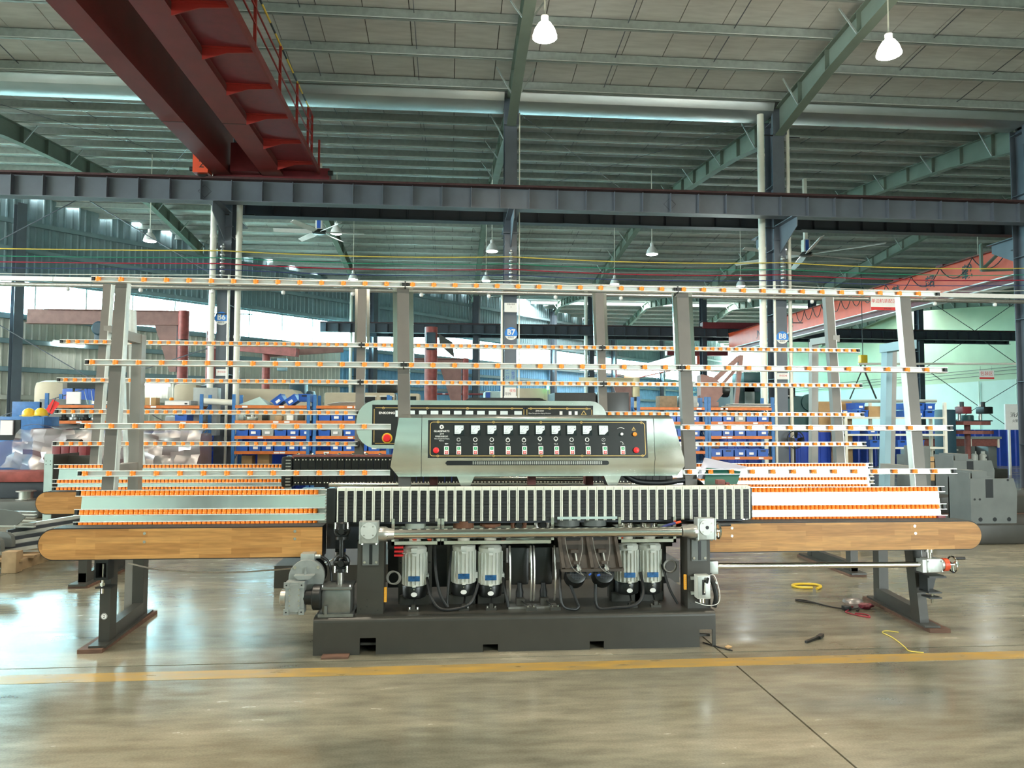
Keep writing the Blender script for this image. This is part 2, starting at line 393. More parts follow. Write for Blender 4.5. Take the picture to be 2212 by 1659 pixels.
def zpurlin(mb, x0, x1, y, lip=.065, h=.22, t=.006):
    z = zp(y); a = .08
    mb.box(x0, x1, y, y + t, z, z + h); mb.box(x0, x1, y, y + lip, z + h - t, z + h); mb.box(x0, x1, y - lip, y, z, z + t); mb.mi(1); mb.box(x0, x1, y - lip, y - lip + t, z, z + .024)
for y0, y1 in SP:
    n = max(2, round((y1 - y0) / 1.13)); st = (y1 - y0) / n
    for i in range(n):
        y = y0 + st * (i + .5)
        xa, xb = max(-26, w1x(y) + .1), min(34.5, w2x(y) if y > 30 else 34.5)
        if xb - xa < 1: continue
        mb = MB(); zpurlin(mb, xa, xb, y); mb.build('purlin', [M['purlin'], M['purlin_lip']], ce)
mb = MB()                                                  # sag rods and roof bracing
for k in range(len(BX)-1):
    for t in (.33, .67):
        x = BX[k] + t * 6.0
        for y0, y1 in ((5, 16), (16, 27), (27, 38)):
            if y1 < w1y(x): mb.bar((x, y0+.3, zp(y0+.3)+.16), (x, y1-.3, zp(y1-.3)+.16), .014, .014)
    if k in (0, 2):
        for y0, y1 in ((16, 27),):
            mb.tube([(BX[k]+.1, y0+.2, zp(y0+.2)-.05), (BX[k+1]-.1, y1-.2, zp(y1-.2)-.05)], .006, 5); mb.tube([(BX[k+1]-.1, y0+.2, zp(y0+.2)-.05), (BX[k]+.1, y1-.2, zp(y1-.2)-.05)], .006, 5)
mb.build('sag_rods', M['steel'], ce)

# ---- rafters
def depth(y):
    v = min(abs(y - q) for q in (-6, 16, 38, 60)); return .42 + max(0, (2.6 - v) / 2.6) * .2
def rafter(x, ya, yb):
    r = thing('rafter', kind='structure'); n = max(2, int((yb - ya) / 1.0)); ys = [ya + (yb - ya) * i / n for i in range(n + 1)]
    web = MB(); fb = MB(); ft = MB()
    for a, b in zip(ys, ys[1:]):
        za, zb, da, db = zp(a), zp(b), depth(a), depth(b)
        def seg(m, x0, x1, z00, z01, z10, z11):
            m.add([(x0,a,z00),(x1,a,z00),(x1,b,z10),(x0,b,z10),(x0,a,z01),(x1,a,z01),(x1,b,z11),(x0,b,z11)], [(0,3,2,1),(4,5,6,7),(0,1,5,4),(1,2,6,5),(2,3,7,6),(3,0,4,7)])
        seg(web, x-.006, x+.006, za-da, za, zb-db, zb); seg(fb, x-.1, x+.1, za-da-.012, za-da, zb-db-.012, zb-db); seg(ft, x-.1, x+.1, za-.012, za, zb-.012, zb)
    web.build('web', M['rafter'], r); fb.build('bottom_flange', M['rafter'], r); ft.build('top_flange', M['rafter'], r)
    y = ya + .6; i = 0
    while y < yb - .2:
        MB().box(x-.095, x+.095, y-.005, y+.005, zp(y)-depth(y), zp(y)-.01).build('stiffener', M['rafter'], r)
        if i % 2 == 0:
            for s in (-1, 1): MB().bar((x+s*.09, y, zp(y)-depth(y)+.02), (x+s*.40, y+.02, zp(y)+.05), .028, .028).build('knee_brace', M['purlin'], r)
        y += 1.13; i += 1
for x in BX + [25.3, 31.3]:
    for ya, yb in ((-8.8, 5), (5, 15.75), (16.25, 27), (27, 37.75), (38.25, 49), (49, 60)):
        yb2 = min(yb, w1y(x) - .15)
        if yb2 - ya > 1: rafter(x, ya, yb2)
# ---- columns
def column(x, y, top, m='steel', face=.27, dep=.42):
    c = thing('column', kind='structure', loc=(x, y, 0)); t = .014
    MB().box(x-face/2, x+face/2, y-dep/2, y-dep/2+t, 0, top).build('front_flange', M[m], c)
    MB().box(x-face/2, x+face/2, y+dep/2-t, y+dep/2, 0, top).build('back_flange', M[m], c)
    MB().box(x-.006, x+.006, y-dep/2+t, y+dep/2-t, 0, top).build('web', M[m], c)
    z = 1.0
    while z < top:
        MB().box(x-face/2+.004, x+face/2-.004, y-dep/2+t, y+dep/2-t, z, z+.012).build('stiffener', M[m], c); z += 1.45
    return c
cols = {}
for k, x in enumerate(BX[1:5]):
    c = cols[k] = column(x, 16, 8.38)
    for s in (-1, 1):                                      # crane brackets on both sides
        MB().prism([(16+s*.21, 5.25), (16+s*.21, 5.85), (16+s*1.05, 5.85), (16+s*1.05, 5.66)], 'x', x-.008, x+.008).build('bracket_web', M['steel'], c)
        MB().box(x-.12, x+.12, 16+s*.21, 16+s*1.08, 5.85, 5.87).build('bracket_plate', M['steel'], c)
        MB().box(x-.17, x+.17, 16+s*.21, 16+s*.26, 5.55, 5.57).build('bracket_stop', M['steel'], c)
    MB().box(x-.16, x+.16, 15.70, 15.79, 7.93, 8.5).build('end_plate', M['steel'], c)
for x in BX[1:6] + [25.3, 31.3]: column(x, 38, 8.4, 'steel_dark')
# ---- crane runway beams with stiffeners
def runway(y, x0, x1, m, zb=5.88, h=.46, step=.60, rail=True, near=True):
    b = thing('runway_beam', kind='structure')
    MB().box(x0, x1, y-.006, y+.006, zb, zb+h).build('web', M[m], b)
    MB().box(x0, x1, y-.13, y+.13, zb, zb+.014).build('bottom_flange', M[m], b)
    MB().box(x0, x1, y-.16, y+.16, zb+h-.014, zb+h).build('top_flange', M['railrust' if near else m], b)
    if rail: MB().box(x0, x1, y-.03, y+.03, zb+h, zb+h+.07).build('crane_rail', M['railrust'], b)
    x = x0 + .3
    st = MB().box(-.005, .005, -.12, -.006, zb+.014, zb+h-.03).mesh('stiffener', M[m])
    while x < x1:
        inst('stiffener', st, b, (x, y, 0)); x += step
    return b
rb = runway(15.15, -12.5, 13.2, 'steel')
for x in (-4.95, 4.6):                                     # square splice seams welded into the web
    mb = MB()
    for (a, b_) in (((-.13, 6.1), (0, 6.23)), ((0, 6.23), (.13, 6.1)), ((.13, 6.1), (0, 5.97)), ((0, 5.97), (-.13, 6.1))):
        mb.bar((x+a[0], 15.141, a[1]), (x+b_[0], 15.141, b_[1]), .006, .006)
    mb.build('splice_seam', M['steel_dark'], rb)
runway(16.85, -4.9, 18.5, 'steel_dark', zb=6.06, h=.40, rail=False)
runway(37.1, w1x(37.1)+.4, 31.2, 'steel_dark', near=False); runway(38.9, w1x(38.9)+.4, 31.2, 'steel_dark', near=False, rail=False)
# ---- valley gutter and downpipes
g = thing('valley_gutter', kind='structure')
for k in range(-1, 5):
    x0 = -26 if k < 0 else BX[k]; x1 = BX[k+1]
    if x1 - x0 > .5:
        MB().prism([(15.55,8.76),(15.56,8.60),(15.66,8.43),(15.8,8.36),(16.2,8.36),(16.34,8.43),(16.44,8.60),(16.45,8.76),(16.40,8.76),(16.39,8.62),(16.3,8.47),(16.18,8.40),(15.82,8.40),(15.7,8.47),(15.61,8.62),(15.6,8.76)], 'x', x0+.16, x1-.16).build('trough', M['gutter'], g)
def pipe(name, x, y, z0, z1, r, label, m='pvc'):
    p = thing(name, label, 'pipe', (x, y, z0))
    MB().cyl((x, y, z0), (x, y, z1), r, n=14).build('tube', M[m], p)
    z = z0 + 1.1
    while z < z1 - .3:
        MB().cyl((x, y, z), (x, y, z+.06), r*1.14, n=14).build('coupling', M[m], p)
        if r > .03: MB().box(x-.02, x+.3, y+.02, y+.05, z+.5, z+.52).build('clamp', M['black_metal'], p)
        z += 2.1
pipe('downpipe', -4.94, 15.72, 0, 8.36, .062, 'white plastic downpipe on the window side of column B6')
pipe('downpipe', -4.42, 15.72, 0, 8.36, .062, 'white plastic downpipe on the other side of column B6, nearer column B7')
pipe('downpipe', 6.86, 15.72, 0, 8.36, .075, 'thick white plastic downpipe beside column B8, topped by an elbow')
pipe('downpipe', 7.52, 15.80, 0, 8.36, .040, 'slim cream pipe hugging the right edge of column B8')
pipe('conduit', 7.10, 15.66, 0, 4.6, .028, 'narrow white conduit between thick pipe and column B8')
pipe('conduit', -4.60, 15.70, 0, 4.52, .026, 'narrow white conduit with hooked top on column B6')
pipe('conduit', 1.09, 15.74, 0, 4.4, .024, 'thin white conduit on the left edge of column B7')
pipe('conduit', 1.46, 15.74, 0, 8.2, .014, 'hair-thin white conduit on the right edge of column B7')
pipe('downpipe', -5.0, 37.6, 0, 8.3, .08, 'white downpipe at the far column seen left of the double uprights')
pipe('downpipe', 6.95, 37.6, 0, 8.3, .09, 'white downpipe at a far column between columns B7 and B8')

# ---- oblique back wall with ribbon window
def corrugated(mb, x0, x1, z0, z1, y=0.0, pitch=.24, rib=.03, t=.012):
    pts = []; x = x0
    while x < x1 - 1e-6:
        for dx, dy in ((0, 0), (pitch*.62, 0), (pitch*.72, -rib), (pitch*.90, -rib)):
            if x + dx <= x1: pts.append((x + dx, y + dy))
        x += pitch
    pts.append((x1, y)); n = len(pts)
    mb.add([(p[0], p[1], z0) for p in pts] + [(p[0], p[1], z1) for p in pts], [(i, i+1, n+i+1, n+i) for i in range(n-1)])
wb = thing('wall_back', 'oblique clad back wall with a long ribbon window', kind='structure', loc=WO, rotz=WA, local=True)
S0, S1 = -13.5, 63.0
for z0, z1, m in ((0, 2.9, 'clad_cream'), (2.9, 5.28, 'clad_cream'), (6.55, 9.9, 'clad_grey')):
    s = S0
    while s < S1:
        e = min(s + 6.95, S1); mb = MB()
        corrugated(mb, s, e, z0, z1); mb.build('cladding_sheet', M['clad_blue'] if (s > 14 and z0 < 5.2) else M[m], wb)
        s = e
MB().box(S0, S1, .05, .09, 0, 5.28).build('outer_skin', M['clad_grey'], wb); MB().box(S0, S1, .05, .09, 6.55, 9.9).build('outer_skin', M['clad_grey'], wb)
for z in (1.2, 2.3, 3.3, 4.3, 5.18, 6.66, 7.6, 8.6):
    mb = MB(); mb.box(S0, S1, -.24, -.225, z-.09, z+.09); mb.box(S0, S1, -.24, -.06, z+.078, z+.09); mb.box(S0, S1, -.24, -.19, z-.09, z-.078)
    mb.build('girt', M['clad_grey'] if z > 3 else M['clad_cream'], wb)
s = -.3 - 8.2
for k in range(8):
    mb = MB(); mb.box(s-.15, s+.15, -.62, -.60, 0, 9.2); mb.box(s-.15, s+.15, -.26, -.24, 0, 9.2); mb.box(s-.008, s+.008, -.60, -.26, 0, 9.2)
    mb.build('wall_column', M['steel'], wb); s += 8.2
wn = thing('window_1', 'overexposed ribbon window along the oblique back wall', kind='structure', loc=WO, rotz=WA, local=True)
MB().box(S0, S1, -.02, .03, 5.28, 5.32).build('sill', M['clad_grey'], wn); MB().box(S0, S1, -.02, .03, 6.51, 6.55).build('head', M['clad_grey'], wn)
pane = MB().box(0, 1.70, 0, .006, 5.32, 6.51).mesh('pane', M['glass']); mul = MB().box(-.025, .025, -.02, .03, 5.32, 6.51).mesh('mullion', M['white'])
k = 0; s = S0
while s < S1 - 1.7:
    inst('pane', pane, wn, (s + .02, 0, 0)); inst('mullion', mul, wn, (s, 0, 0)); s += 1.7375
# bright low opening behind the racks: a roller door standing open
# ---- right wall, plastered pale green, with a blue dado
wr = thing('wall_right', 'pale green plastered side wall with cross bracing', kind='structure')
RW = [(34.6, -9), (34.6, 33.2), (29.6, 73.5)]
for (ax, ay), (bx, by) in zip(RW, RW[1:]):
    d = Vector((bx-ax, by-ay, 0)); L_ = d.length; A = math.atan2(d.y, d.x)
    T = Matrix.Translation((ax, ay, 0)) @ Matrix.Rotation(A, 4, 'Z')
    MB().box(0, L_, -.2, 0, 0, 4.1, T).build('lower_plaster', M['plaster_wall'], wr)
    MB().box(0, L_, -.2, 0, 4.1, 10.2, T).build('upper_plaster', M['plaster'], wr)
def on_w2(y, off=.06): return w2x(y) - off
for y in (38.4, 41.3, 44.0, 49.0): MB().cyl((on_w2(y, .08), y, 1.0), (on_w2(y, .08), y, 4.1), .04, n=10).build('wall_pipe', M['plaster_low'], wr)
for z in (4.5, 4.72, 4.9): MB().tube([(on_w2(36, .15), 36, z), (on_w2(66, .15), 66, z-.3)], .016, 5).build('wall_cable', M['steel_dark'], wr)
bz = thing('cross_bracing', 'thin steel cross bracing rods between the far right columns', 'bracing', (28, 38, 0))
for x0, z0, x1, z1 in ((25.3, 8.5, 28.5, 6.5), (31.3, 8.35, 28.5, 6.5), (25.3, 4.25, 28.5, 6.3), (31.3, 4.45, 28.5, 6.3), (25.3, 4.6, 31.3, .6), (31.3, 3.9, 25.3, .5)):
    MB().tube([(x0, 38, z0), (x1, 38, z1)], .018, 6).build('rod', M['steel_dark'], bz)
bz = thing('cross_bracing', 'steel cross bracing rods left of column B6 before the ribbon window', 'bracing', (-7.7, 16.1, 0))
for x0, z0, x1, z1 in ((-10.7, 4.28, -4.9, .83), (-4.85, 3.12, -10.7, 1.05), (-4.9, 4.5, -7.75, 6.2), (-10.7, 4.45, -7.75, 6.2)):
    MB().tube([(x0, 16.1, z0), (x1, 16.1, z1)], .011, 6).build('rod', M['steel'], bz)
fn = thing('blue_fence', 'bright blue corrugated steel fence behind the drill presses at right', 'fence', (18, 24.3, 0))
for i in range(13):
    mb = MB(); corrugated(mb, 11+i*1.2, 11+(i+1)*1.2-.008, 0, 1.26, 24.3, .3, .04); mb.build('panel', M['blue_panel'], fn)
# ---- walls behind the photographer, which the sheets of stainless steel mirror
wf = thing('wall_front', 'pale green front wall with an unseen window opening sized for reflections', kind='structure')
for x0, x1, z0, z1 in ((-26, 7.6, 0, 10.2), (13.8, 36, 0, 10.2), (7.6, 13.8, 4.6, 10.2), (7.6, 13.8, 0, 2.4), (8.55, 9.25, 2.4, 4.6)):  # opening and its pier shaped for what the right sheets mirror
    MB().box(x0, x1, -9.2, -9, z0, z1).build('plaster', M['plaster_low'], wf)
for x in BX[:4]: column(x, -6, 8.4)  # columns out of view, added to put bands into the sheets' reflections
MB().box(-7.3, -4.9, -8.98, -8.9, 0, 5.2).build('reflection_panel', M['frame_grey'], wf)  # unseen dark panel added to darken the left sheets' reflection
for z in (2.0, 4.4): MB().box(-25, 7.5, -8.99, -8.93, z, z+.22).build('girt', M['frame_grey'], wf)
ws = thing('wall_left', 'clad left wall with unseen window band added for daylight', kind='structure')
for z0, z1 in ((0, 5.5), (7.0, 10.2)): MB().box(-25.2, -25, -9, 17.6, z0, z1).build('cladding', M['clad_cream'], ws)  # gap between the cladding is added, out of view, to let light in
for i in range(9): MB().box(-25.15, -25.02, -9 + i*3.3, -8.85 + i*3.3, 5.5, 7).build('mullion', M['white'], ws)

for k, (s_, z, nm) in enumerate(((1.46, 4.35, 'upper'), (4.8, 2.95, 'lower'))):
    tl0 = thing('tube_light', 'white linear light fixed to the back wall, %s of two behind left uprights' % nm, 'lamp', WO, WA, group='wall tube lights', local=True)
    MB().box(s_-.55, s_+.55, -.33, -.245, z+.02, z+.10).build('housing', M['white'], tl0); MB().box(s_-.53, s_+.53, -.35, -.27, z-.06, z+.02).build('tube', M['lamp_cool'], tl0)
# ================================================================ glass edging machine in front
KLEAN = .134
def yl(z, y0=5.30): return y0 + KLEAN * (z - .75)
ROT_LEAN = -math.atan(KLEAN)
ROLL = MB().lathe([(.0125,-.0165),(.0155,-.0150),(.016,-.004),(.0145,0),(.016,.004),(.0155,.0150),(.0125,.0165)], n=12).mesh('roller', M['orange'])
ROLLB = MB().lathe([(.0155,-.0178),(.0185,-.0162),(.0190,-.004),(.0175,0),(.0190,.004),(.0185,.0162),(.0155,.0178)], n=14).mesh('roller', M['orange'])
def rail(parent, x0, x1, z, y0, pitch, h=.040, first=.03, as_stuff=False, ends=(True, True), name='roller_rail', skip=None):
    """aluminium channel on the leaning plane; rollers are its sub-parts. built around (0, 0, 0) then tilted"""
    y = yl(z, y0); L_ = x1 - x0
    mb = MB(); mb.box(0, L_, .016, .022, -h/2, h/2); mb.mi(1); mb.box(0, L_, -.015, .016, h/2-.005, h/2); mb.box(0, L_, -.015, .016, -h/2, -h/2+.005)
    r = mb.build(name, [M['alu'], M['alu_highlight']], parent, (x0, y, z)); r.rotation_euler = (ROT_LEAN, 0, 0)
    for e, xx in zip(ends, (0.0, L_-.02)):
        if e:
            c = bpy.data.objects.new('end_plug', MB().box(xx, xx+.02, -.006, .016, -h/2+.004, h/2-.004).mesh('end_plug', M['black'])); COL.objects.link(c); c.parent = r; WL[c.name] = Vector((x0, y, z))
    n = int((L_ - 2*first) / pitch) + 1
    if as_stuff:
        mb = MB()
        for i in range(n):
            mb.lathe([(.013,-.015),(.0145,-.013),(.0145,.013),(.013,.015)], (first + i*pitch, 0, 0), n=10)
        o = bpy.data.objects.new('roller_row', mb.mesh('roller_row', M['orange'])); COL.objects.link(o); o.parent = r; o['kind'] = 'stuff'; WL[o.name] = Vector((0,0,0))
    else:
        for i in range(n):
            o = bpy.data.objects.new('roller', ROLL if pitch < .05 else ROLLB); COL.objects.link(o); o.parent = r; o.location = (first + i*pitch, 0, 0); WL[o.name] = Vector((0,0,0))
    return r
def lean_post(parent, name, xt, xb, zt, zb, w, y0, d=.06, m='upright'):
    yt, yb = yl(zt, y0), yl(zb, y0); mb = MB()
    mb.add([(xb,yb,zb),(xb+w,yb,zb),(xb+w,yb+d,zb),(xb,yb+d,zb),(xt,yt,zt),(xt+w,yt,zt),(xt+w,yt+d,zt),(xt,yt+d,zt)],
           [(0,3,2,1),(4,5,6,7),(0,1,5,4),(1,2,6,5),(2,3,7,6),(3,0,4,7)])
    return mb.build(name, M[m], parent)
def sheet(parent, x0, x1, z0, z1, y0, off=.012):
    a, b = yl(z0, y0)+off, yl(z1, y0)+off
    MB().add([(x0,a,z0),(x1,a,z0),(x1,b,z1),(x0,b,z1),(x0,a+.003,z0),(x1,a+.003,z0),(x1,b+.003,z1),(x0,b+.003,z1)],
             [(0,1,2,3),(7,6,5,4),(0,4,5,1),(1,5,6,2),(2,6,7,3),(3,7,4,0)]).build('stainless_sheet', M['stainless'], parent)
def half_round(x0, x1, z0, z1, left, right, grow=0.0, n=18):
    r = (z1-z0)/2 + grow; zc = (z0+z1)/2; rr = (z1-z0)/2; pts = []
    if right: pts += [(x1-rr+r*math.cos(t), zc+r*math.sin(t)) for t in [(-math.pi/2)+math.pi*i/n for i in range(n+1)]]
    else: pts += [(x1, zc-r), (x1, zc+r)]
    if left: pts += [(x0+rr+r*math.cos(t), zc+r*math.sin(t)) for t in [math.pi/2+math.pi*i/n for i in range(n+1)]]
    else: pts += [(x0, zc+r), (x0, zc-r)]
    return pts
def belt_board(parent, x0, x1, z0, z1, yf, left, right, screws=()):
    b = MB().prism(half_round(x0, x1, z0, z1, left, right), 'y', yf, yf+.028).build('wooden_board', M['wood'], parent)
    MB().prism(half_round(x0, x1, z0, z1, left, right), 'y', yf+.14, yf+.168).build('wooden_board', M['wood'], parent)
    MB().prism(half_round(x0, x1, z0, z1, left, right, .007), 'y', yf+.006, yf+.16).build('conveyor_belt', M['black'], parent)
    for x, z in screws:
        MB().lathe([(.010, -.0015), (.010, 0), (.004, .001)], (x, yf-.0005, z), 'y', 12).build('screw', M['chrome'], b)
ROWS = (2.515, 1.907, 1.457, 1.131); DENSE = ((.998, .044), (.870, .044), (.787, .044))
# ---------------- left rack
inf = thing('roller_rack', 'left roller rack of the front machine with orange rollers and wooden board', 'roller rack', (-1.7, 5.5, 0))
for k, z in enumerate(ROWS):
    rail(inf, -2.585 + .012*k, -.345 if k < 2 else -.425, z, 5.30, .1585, first=.045, ends=(True, k < 2))
for z, h in DENSE:
    rail(inf, -2.545, -.865, z, 5.30, .0326, h=h, first=.045, ends=(True, False))
sheet(inf, -2.52, -.862, .765, 1.018, 5.30, .026)
belt_board(inf, -2.666, -.85, .59, .785, 5.105, True, False, ((-2.0, .755), (-2.0, .70), (-1.03, .76), (-1.03, .71)))
lean_post(inf, 'front_upright', -2.435, -2.39, 2.50, .50, .082, 5.335)
lean_post(inf, 'upright_edge', -2.354, -2.309, 2.50, .50, .006, 5.333, .062, 'alu')
MB().box(-2.43, -2.355, 5.86, 5.94, .04, 2.155).build('rear_post', M['frame_grey'], inf)
MB().box(-2.425, -2.36, 5.56, 5.94, 2.085, 2.155).build('top_arm', M['frame_grey'], inf)
MB().box(-2.425, -2.36, 5.44, 5.9, 1.12, 1.18).build('mid_arm', M['frame_grey'], inf)
def leg(parent, xf, xr, yf, yr, t, sgn, tx):
    f = MB().add([(xf,yf,.04),(xf+.068,yf,.04),(xf+.068,yf+.1,.04),(xf,yf+.1,.04),(xf+t,yf,.60),(xf+.068+t,yf,.60),(xf+.068+t,yf+.1,.60),(xf+t,yf+.1,.60)], [(0,3,2,1),(4,5,6,7),(0,1,5,4),(1,2,6,5),(2,3,7,6),(3,0,4,7)]).build('leg', M['grey_machine'], parent)
    MB().box(xr, xr+.08, yr, yr+.085, .04, .60).build('leg', M['grey_machine'], parent)
    MB().bar((xf+.034, yf+.02, .085), (xr+.04, yr+.08, .085), .068, .09).build('foot_beam', M['grey_machine'], parent)
    MB().bar((xf+.034, yf-.09, .033), (xr+.04, yr+.16, .033), .11, .014).build('foot_plate', M['grey_machine'], parent)
    MB().bar((tx+.0, yf-.12, .013), (xr+.04, yr+.19, .013), .15, .026).build('timber_pad', M['timber'], parent)
    return f
leg(inf, -2.30, -2.37, 5.17, 5.85, .0, -1, -2.30)
jb = MB(); jb.box(-2.30, -2.215, 5.08, 5.17, .46, .475); jb.box(-2.30, -2.215, 5.08, 5.17, .57, .59); jb.box(-2.30, -2.29, 5.08, 5.17, .475, .57); jb.box(-2.225, -2.215, 5.08, 5.17, .475, .57); jb.box(-2.29, -2.19, 5.08, 5.17, .405, .415)
jb.build('jack_bracket', M['black_metal'], inf)
MB().cyl((-2.252, 5.10, .37), (-2.252, 5.10, .56), .008, n=10).cyl((-2.252, 5.10, .42), (-2.252, 5.10, .44), .016, n=6).build('jack_screw', M['chrome'], inf)
d2 = MB().lathe([(.021, -.001), (.021, 0)], (-2.268, 5.1685, .205), 'y', 20).build('number_sticker', M['print_white'], inf)
MB().torus((-2.268, 5.1668, .205), 'y', .0185, .0012, 20, 5).build('sticker_ring', M['print_black'], d2)
text('2', .028, M['print_black'], d2, (-2.268, 5.1668, .204))
# ---------------- right rack
out = thing('roller_rack', 'right roller rack of the front machine with handwheel shaft under its board', 'roller rack', (3.0, 5.5, 0))
for k, z in enumerate(ROWS):
    rail(out, 1.742 if k < 2 else 1.715, 3.865 - .012*k, z, 5.30, .1585, first=.045, ends=(k < 2, True))
for z, h in DENSE:
    rail(out, 2.17, 3.715, z, 5.30, .0326, h=h, first=.045, ends=(False, True))
sheet(out, 2.15, 3.69, .765, 1.018, 5.30, .026)
belt_board(out, 1.80, 3.836, .59, .785, 5.105, False, True, ((1.98, .755), (1.98, .70), (3.33, .757), (3.335, .705)))
lean_post(out, 'front_upright', 3.555, 3.51, 2.50, .50, .088, 5.335)
lean_post(out, 'upright_edge', 3.549, 3.504, 2.50, .50, .006, 5.333, .062, 'alu')
MB().bar((3.645, 5.90, 2.155), (3.595, 5.93, .60), .05, .08, (0, 1, 0)).build('rear_post', M['sky_blue'], out); MB().bar((3.69, 5.905, 2.12), (3.64, 5.935, .60), .045, .075, (0, 1, 0)).build('rear_post_shaded', M['frame_grey'], out)  # one post: pale left face, dark right face, shading put into two colours
MB().box(3.60, 3.68, 5.56, 5.94, 2.085, 2.155).build('top_arm', M['sky_blue'], out)
MB().box(3.56, 3.63, 5.44, 5.9, 1.09, 1.16).build('mid_arm', M['frame_grey'], out)
leg(out, 3.43, 3.53, 5.22, 5.90, -.05, 1, 3.50)
MB().cyl((1.86, 5.12, .49), (3.40, 5.12, .48), .021, n=18).build('chrome_shaft', M['chrome'], out)
gb = MB(); gb.cbox(3.40, 3.52, 5.08, 5.165, .43, .525, .006); gb.box(3.37, 3.40, 5.085, 5.16, .43, .52); gb.cyl((3.52, 5.12, .478), (3.54, 5.12, .478), .04, n=14)
for z in (.44, .51):
    for x in (3.41, 3.51): gb.lathe([(.006, -.008), (.006, 0)], (x, 5.08, z), 'y', 8)
gb.build('gearbox', M['cast_alu'], out)
MB().cyl((3.54, 5.12, .478), (3.575, 5.12, .478), .046, n=20).build('red_collar', M['crane_orange'], out)
def handwheel(parent, x, y, z, R=.055, hx=.045):
    h = MB().torus((x, y, z), 'x', R, .007, 24, 8).build('handwheel', M['chrome'], parent)
    mb = MB().cyl((x-.05, y, z), (x+.008, y, z), .012, n=10)
    for a in (0.4, 2.5, 4.6): mb.bar((x, y, z), (x, y+R*math.cos(a), z+R*math.sin(a)), .008, .006)
    mb.build('spokes', M['chrome'], h)
    MB().cyl((x+.002, y-.02, z+R*.86), (x+.08, y-.02, z+R*.86), .010, n=10).build('grip', M['black'], h)
    return h
handwheel(out, 3.62, 5.12, .478)
jb = MB(); jb.box(3.40, 3.53, 5.06, 5.18, .395, .408); jb.box(3.415, 3.427, 5.10, 5.2, .29, .395); jb.prism([(3.43,.395),(3.53,.395),(3.50,.29),(3.43,.29)], 'y', 5.168, 5.18); jb.box(3.40, 3.50, 5.07, 5.18, .284, .294); jb.box(3.41, 3.50, 5.07, 5.17, .246, .256)
jb.build('jack_bracket', M['black_metal'], out)
MB().cyl((3.445, 5.10, .21), (3.445, 5.10, .29), .009, n=10).cyl((3.445, 5.12, .525), (3.445, 5.12, .57), .018, n=14).cyl((3.445, 5.12, .57), (3.445, 5.12, .59), .03, n=14).build('jack_screw', M['chrome'], out)
# ---------------- machine body
mc = thing('glass_edging_machine', 'front glass edging machine with black control panel and row of grinding motors', 'machine', (.5, 5.4, 0))
ft = [(-.864,0),(-.569,0),(-.569,.105),(-.466,.105),(-.466,0),(.223,0),(.223,.048),(.322,.048),(.322,0),(.927,0),(.927,.053),(1.023,.053),(1.023,0),(1.669,0),(1.669,.115),(1.758,.115),(1.758,0),(1.78,0),(1.78,.205),(-.864,.205)]
b = MB(); b.prism(ft, 'y', 4.90, 4.912)
n = 6
pr = [(4.90+.03-.03*math.cos(t), .205+.03*math.sin(t)) for t in [math.pi/2*i/n for i in range(n+1)]]
b.prism(pr + [(4.93, .205)], 'x', -.864, 1.78); b.box(-.864, 1.78, 4.93, 5.95, .220, .235)
b.box(-.864, -.852, 4.912, 5.95, 0, .22); b.box(1.768, 1.78, 4.912, 5.95, 0.12, .22); b.box(-.864, 1.78, 5.938, 5.95, 0, .22)
base = b.build('base', M['grey_machine'], mc)
mb = MB(); mb.box(-.57, -.465, 4.95, 4.97, .045, .06); mb.box(1.67, 1.758, 4.95, 4.97, .055, .07); mb.build('fork_pocket_bar', M['grey_machine'], base)
MB().box(-.80, -.63, 4.82, 5.0, 0.0005, .012).build('levelling_shim', M['timber'], mc)
# posts
def post(x0, x1, zt):
    p = MB(); p.box(x0, x1, 4.98, 4.992, .235, zt); p.box(x0, x0+.012, 4.992, 5.14, .235, zt); p.box(x1-.012, x1, 4.992, 5.14, .235, zt); p.box(x0, x1, 4.98, 5.14, zt-.012, zt)
    o = p.build('front_post', M['grey_machine'], mc); xc = (x0+x1)/2
    MB().box(xc-.052, xc+.052, 4.968, 4.98, .555, .70).build('mounting_plate', M['grey_housing'], o)
    MB().box(xc-.008, xc+.012, 4.966, 4.969, .56, .69).build('slot', M['dark_void'], o)
    for dx in (-.038, .038): MB().lathe([(.009, -.006), (.009, 0), (.004, .002)], (xc+dx, 4.966, .575), 'y', 8).build('bolt', M['chrome'], o)
    for dx, z in ((-.02, .33), (-.02, .285), (.05, .26), (-.06, .27)): MB().lathe([(.0035, -.0012), (.0035, 0)], (xc+dx, 4.979, z), 'y', 10).build('hole', M['dark_void'], o)
post(-.600, -.428, .72); post(1.617, 1.775, .74)
def gearhead(x0, x1, z0, z1, hole):
    xc, zc = (x0+x1)/2, (z0+z1)/2; g_ = MB()
    g_.cbox(x0, x1, 4.905, 4.98, z0, z1, .006); g_.box(x0-.004, x0+.004, 4.90, 4.98, z0, z1); g_.box(x1-.004, x1+.004, 4.90, 4.98, z0, z1)
    o = g_.build('gear_head', M['cast_alu'], mc)
    MB().lathe([(.052, -.008), (.052, 0)], (xc, 4.903, zc+.012), 'y', 32).build('cover_disc', M['alu'], o)
    if hole: MB().lathe([(.012, -.002), (.012, 0)], (xc, 4.8945, zc+.012), 'y', 16).build('hub_hole', M['dark_void'], o)
    for a in range(4):
        t = math.pi/4 + a*math.pi/2; MB().lathe([(.005, -.003), (.005, 0)], (xc+.04*math.cos(t), 4.894, zc+.012+.04*math.sin(t)), 'y', 8).build('screw', M['steel_tube'], o)
    for dx in (-.045, .045): MB().cyl((xc+dx, 4.94, z0-.012), (xc+dx, 4.94, z0), .008, n=8).build('bolt', M['chrome'], o)
gearhead(-.579, -.463, .706, .846, False); gearhead(1.668, 1.787, .706, .850, True)
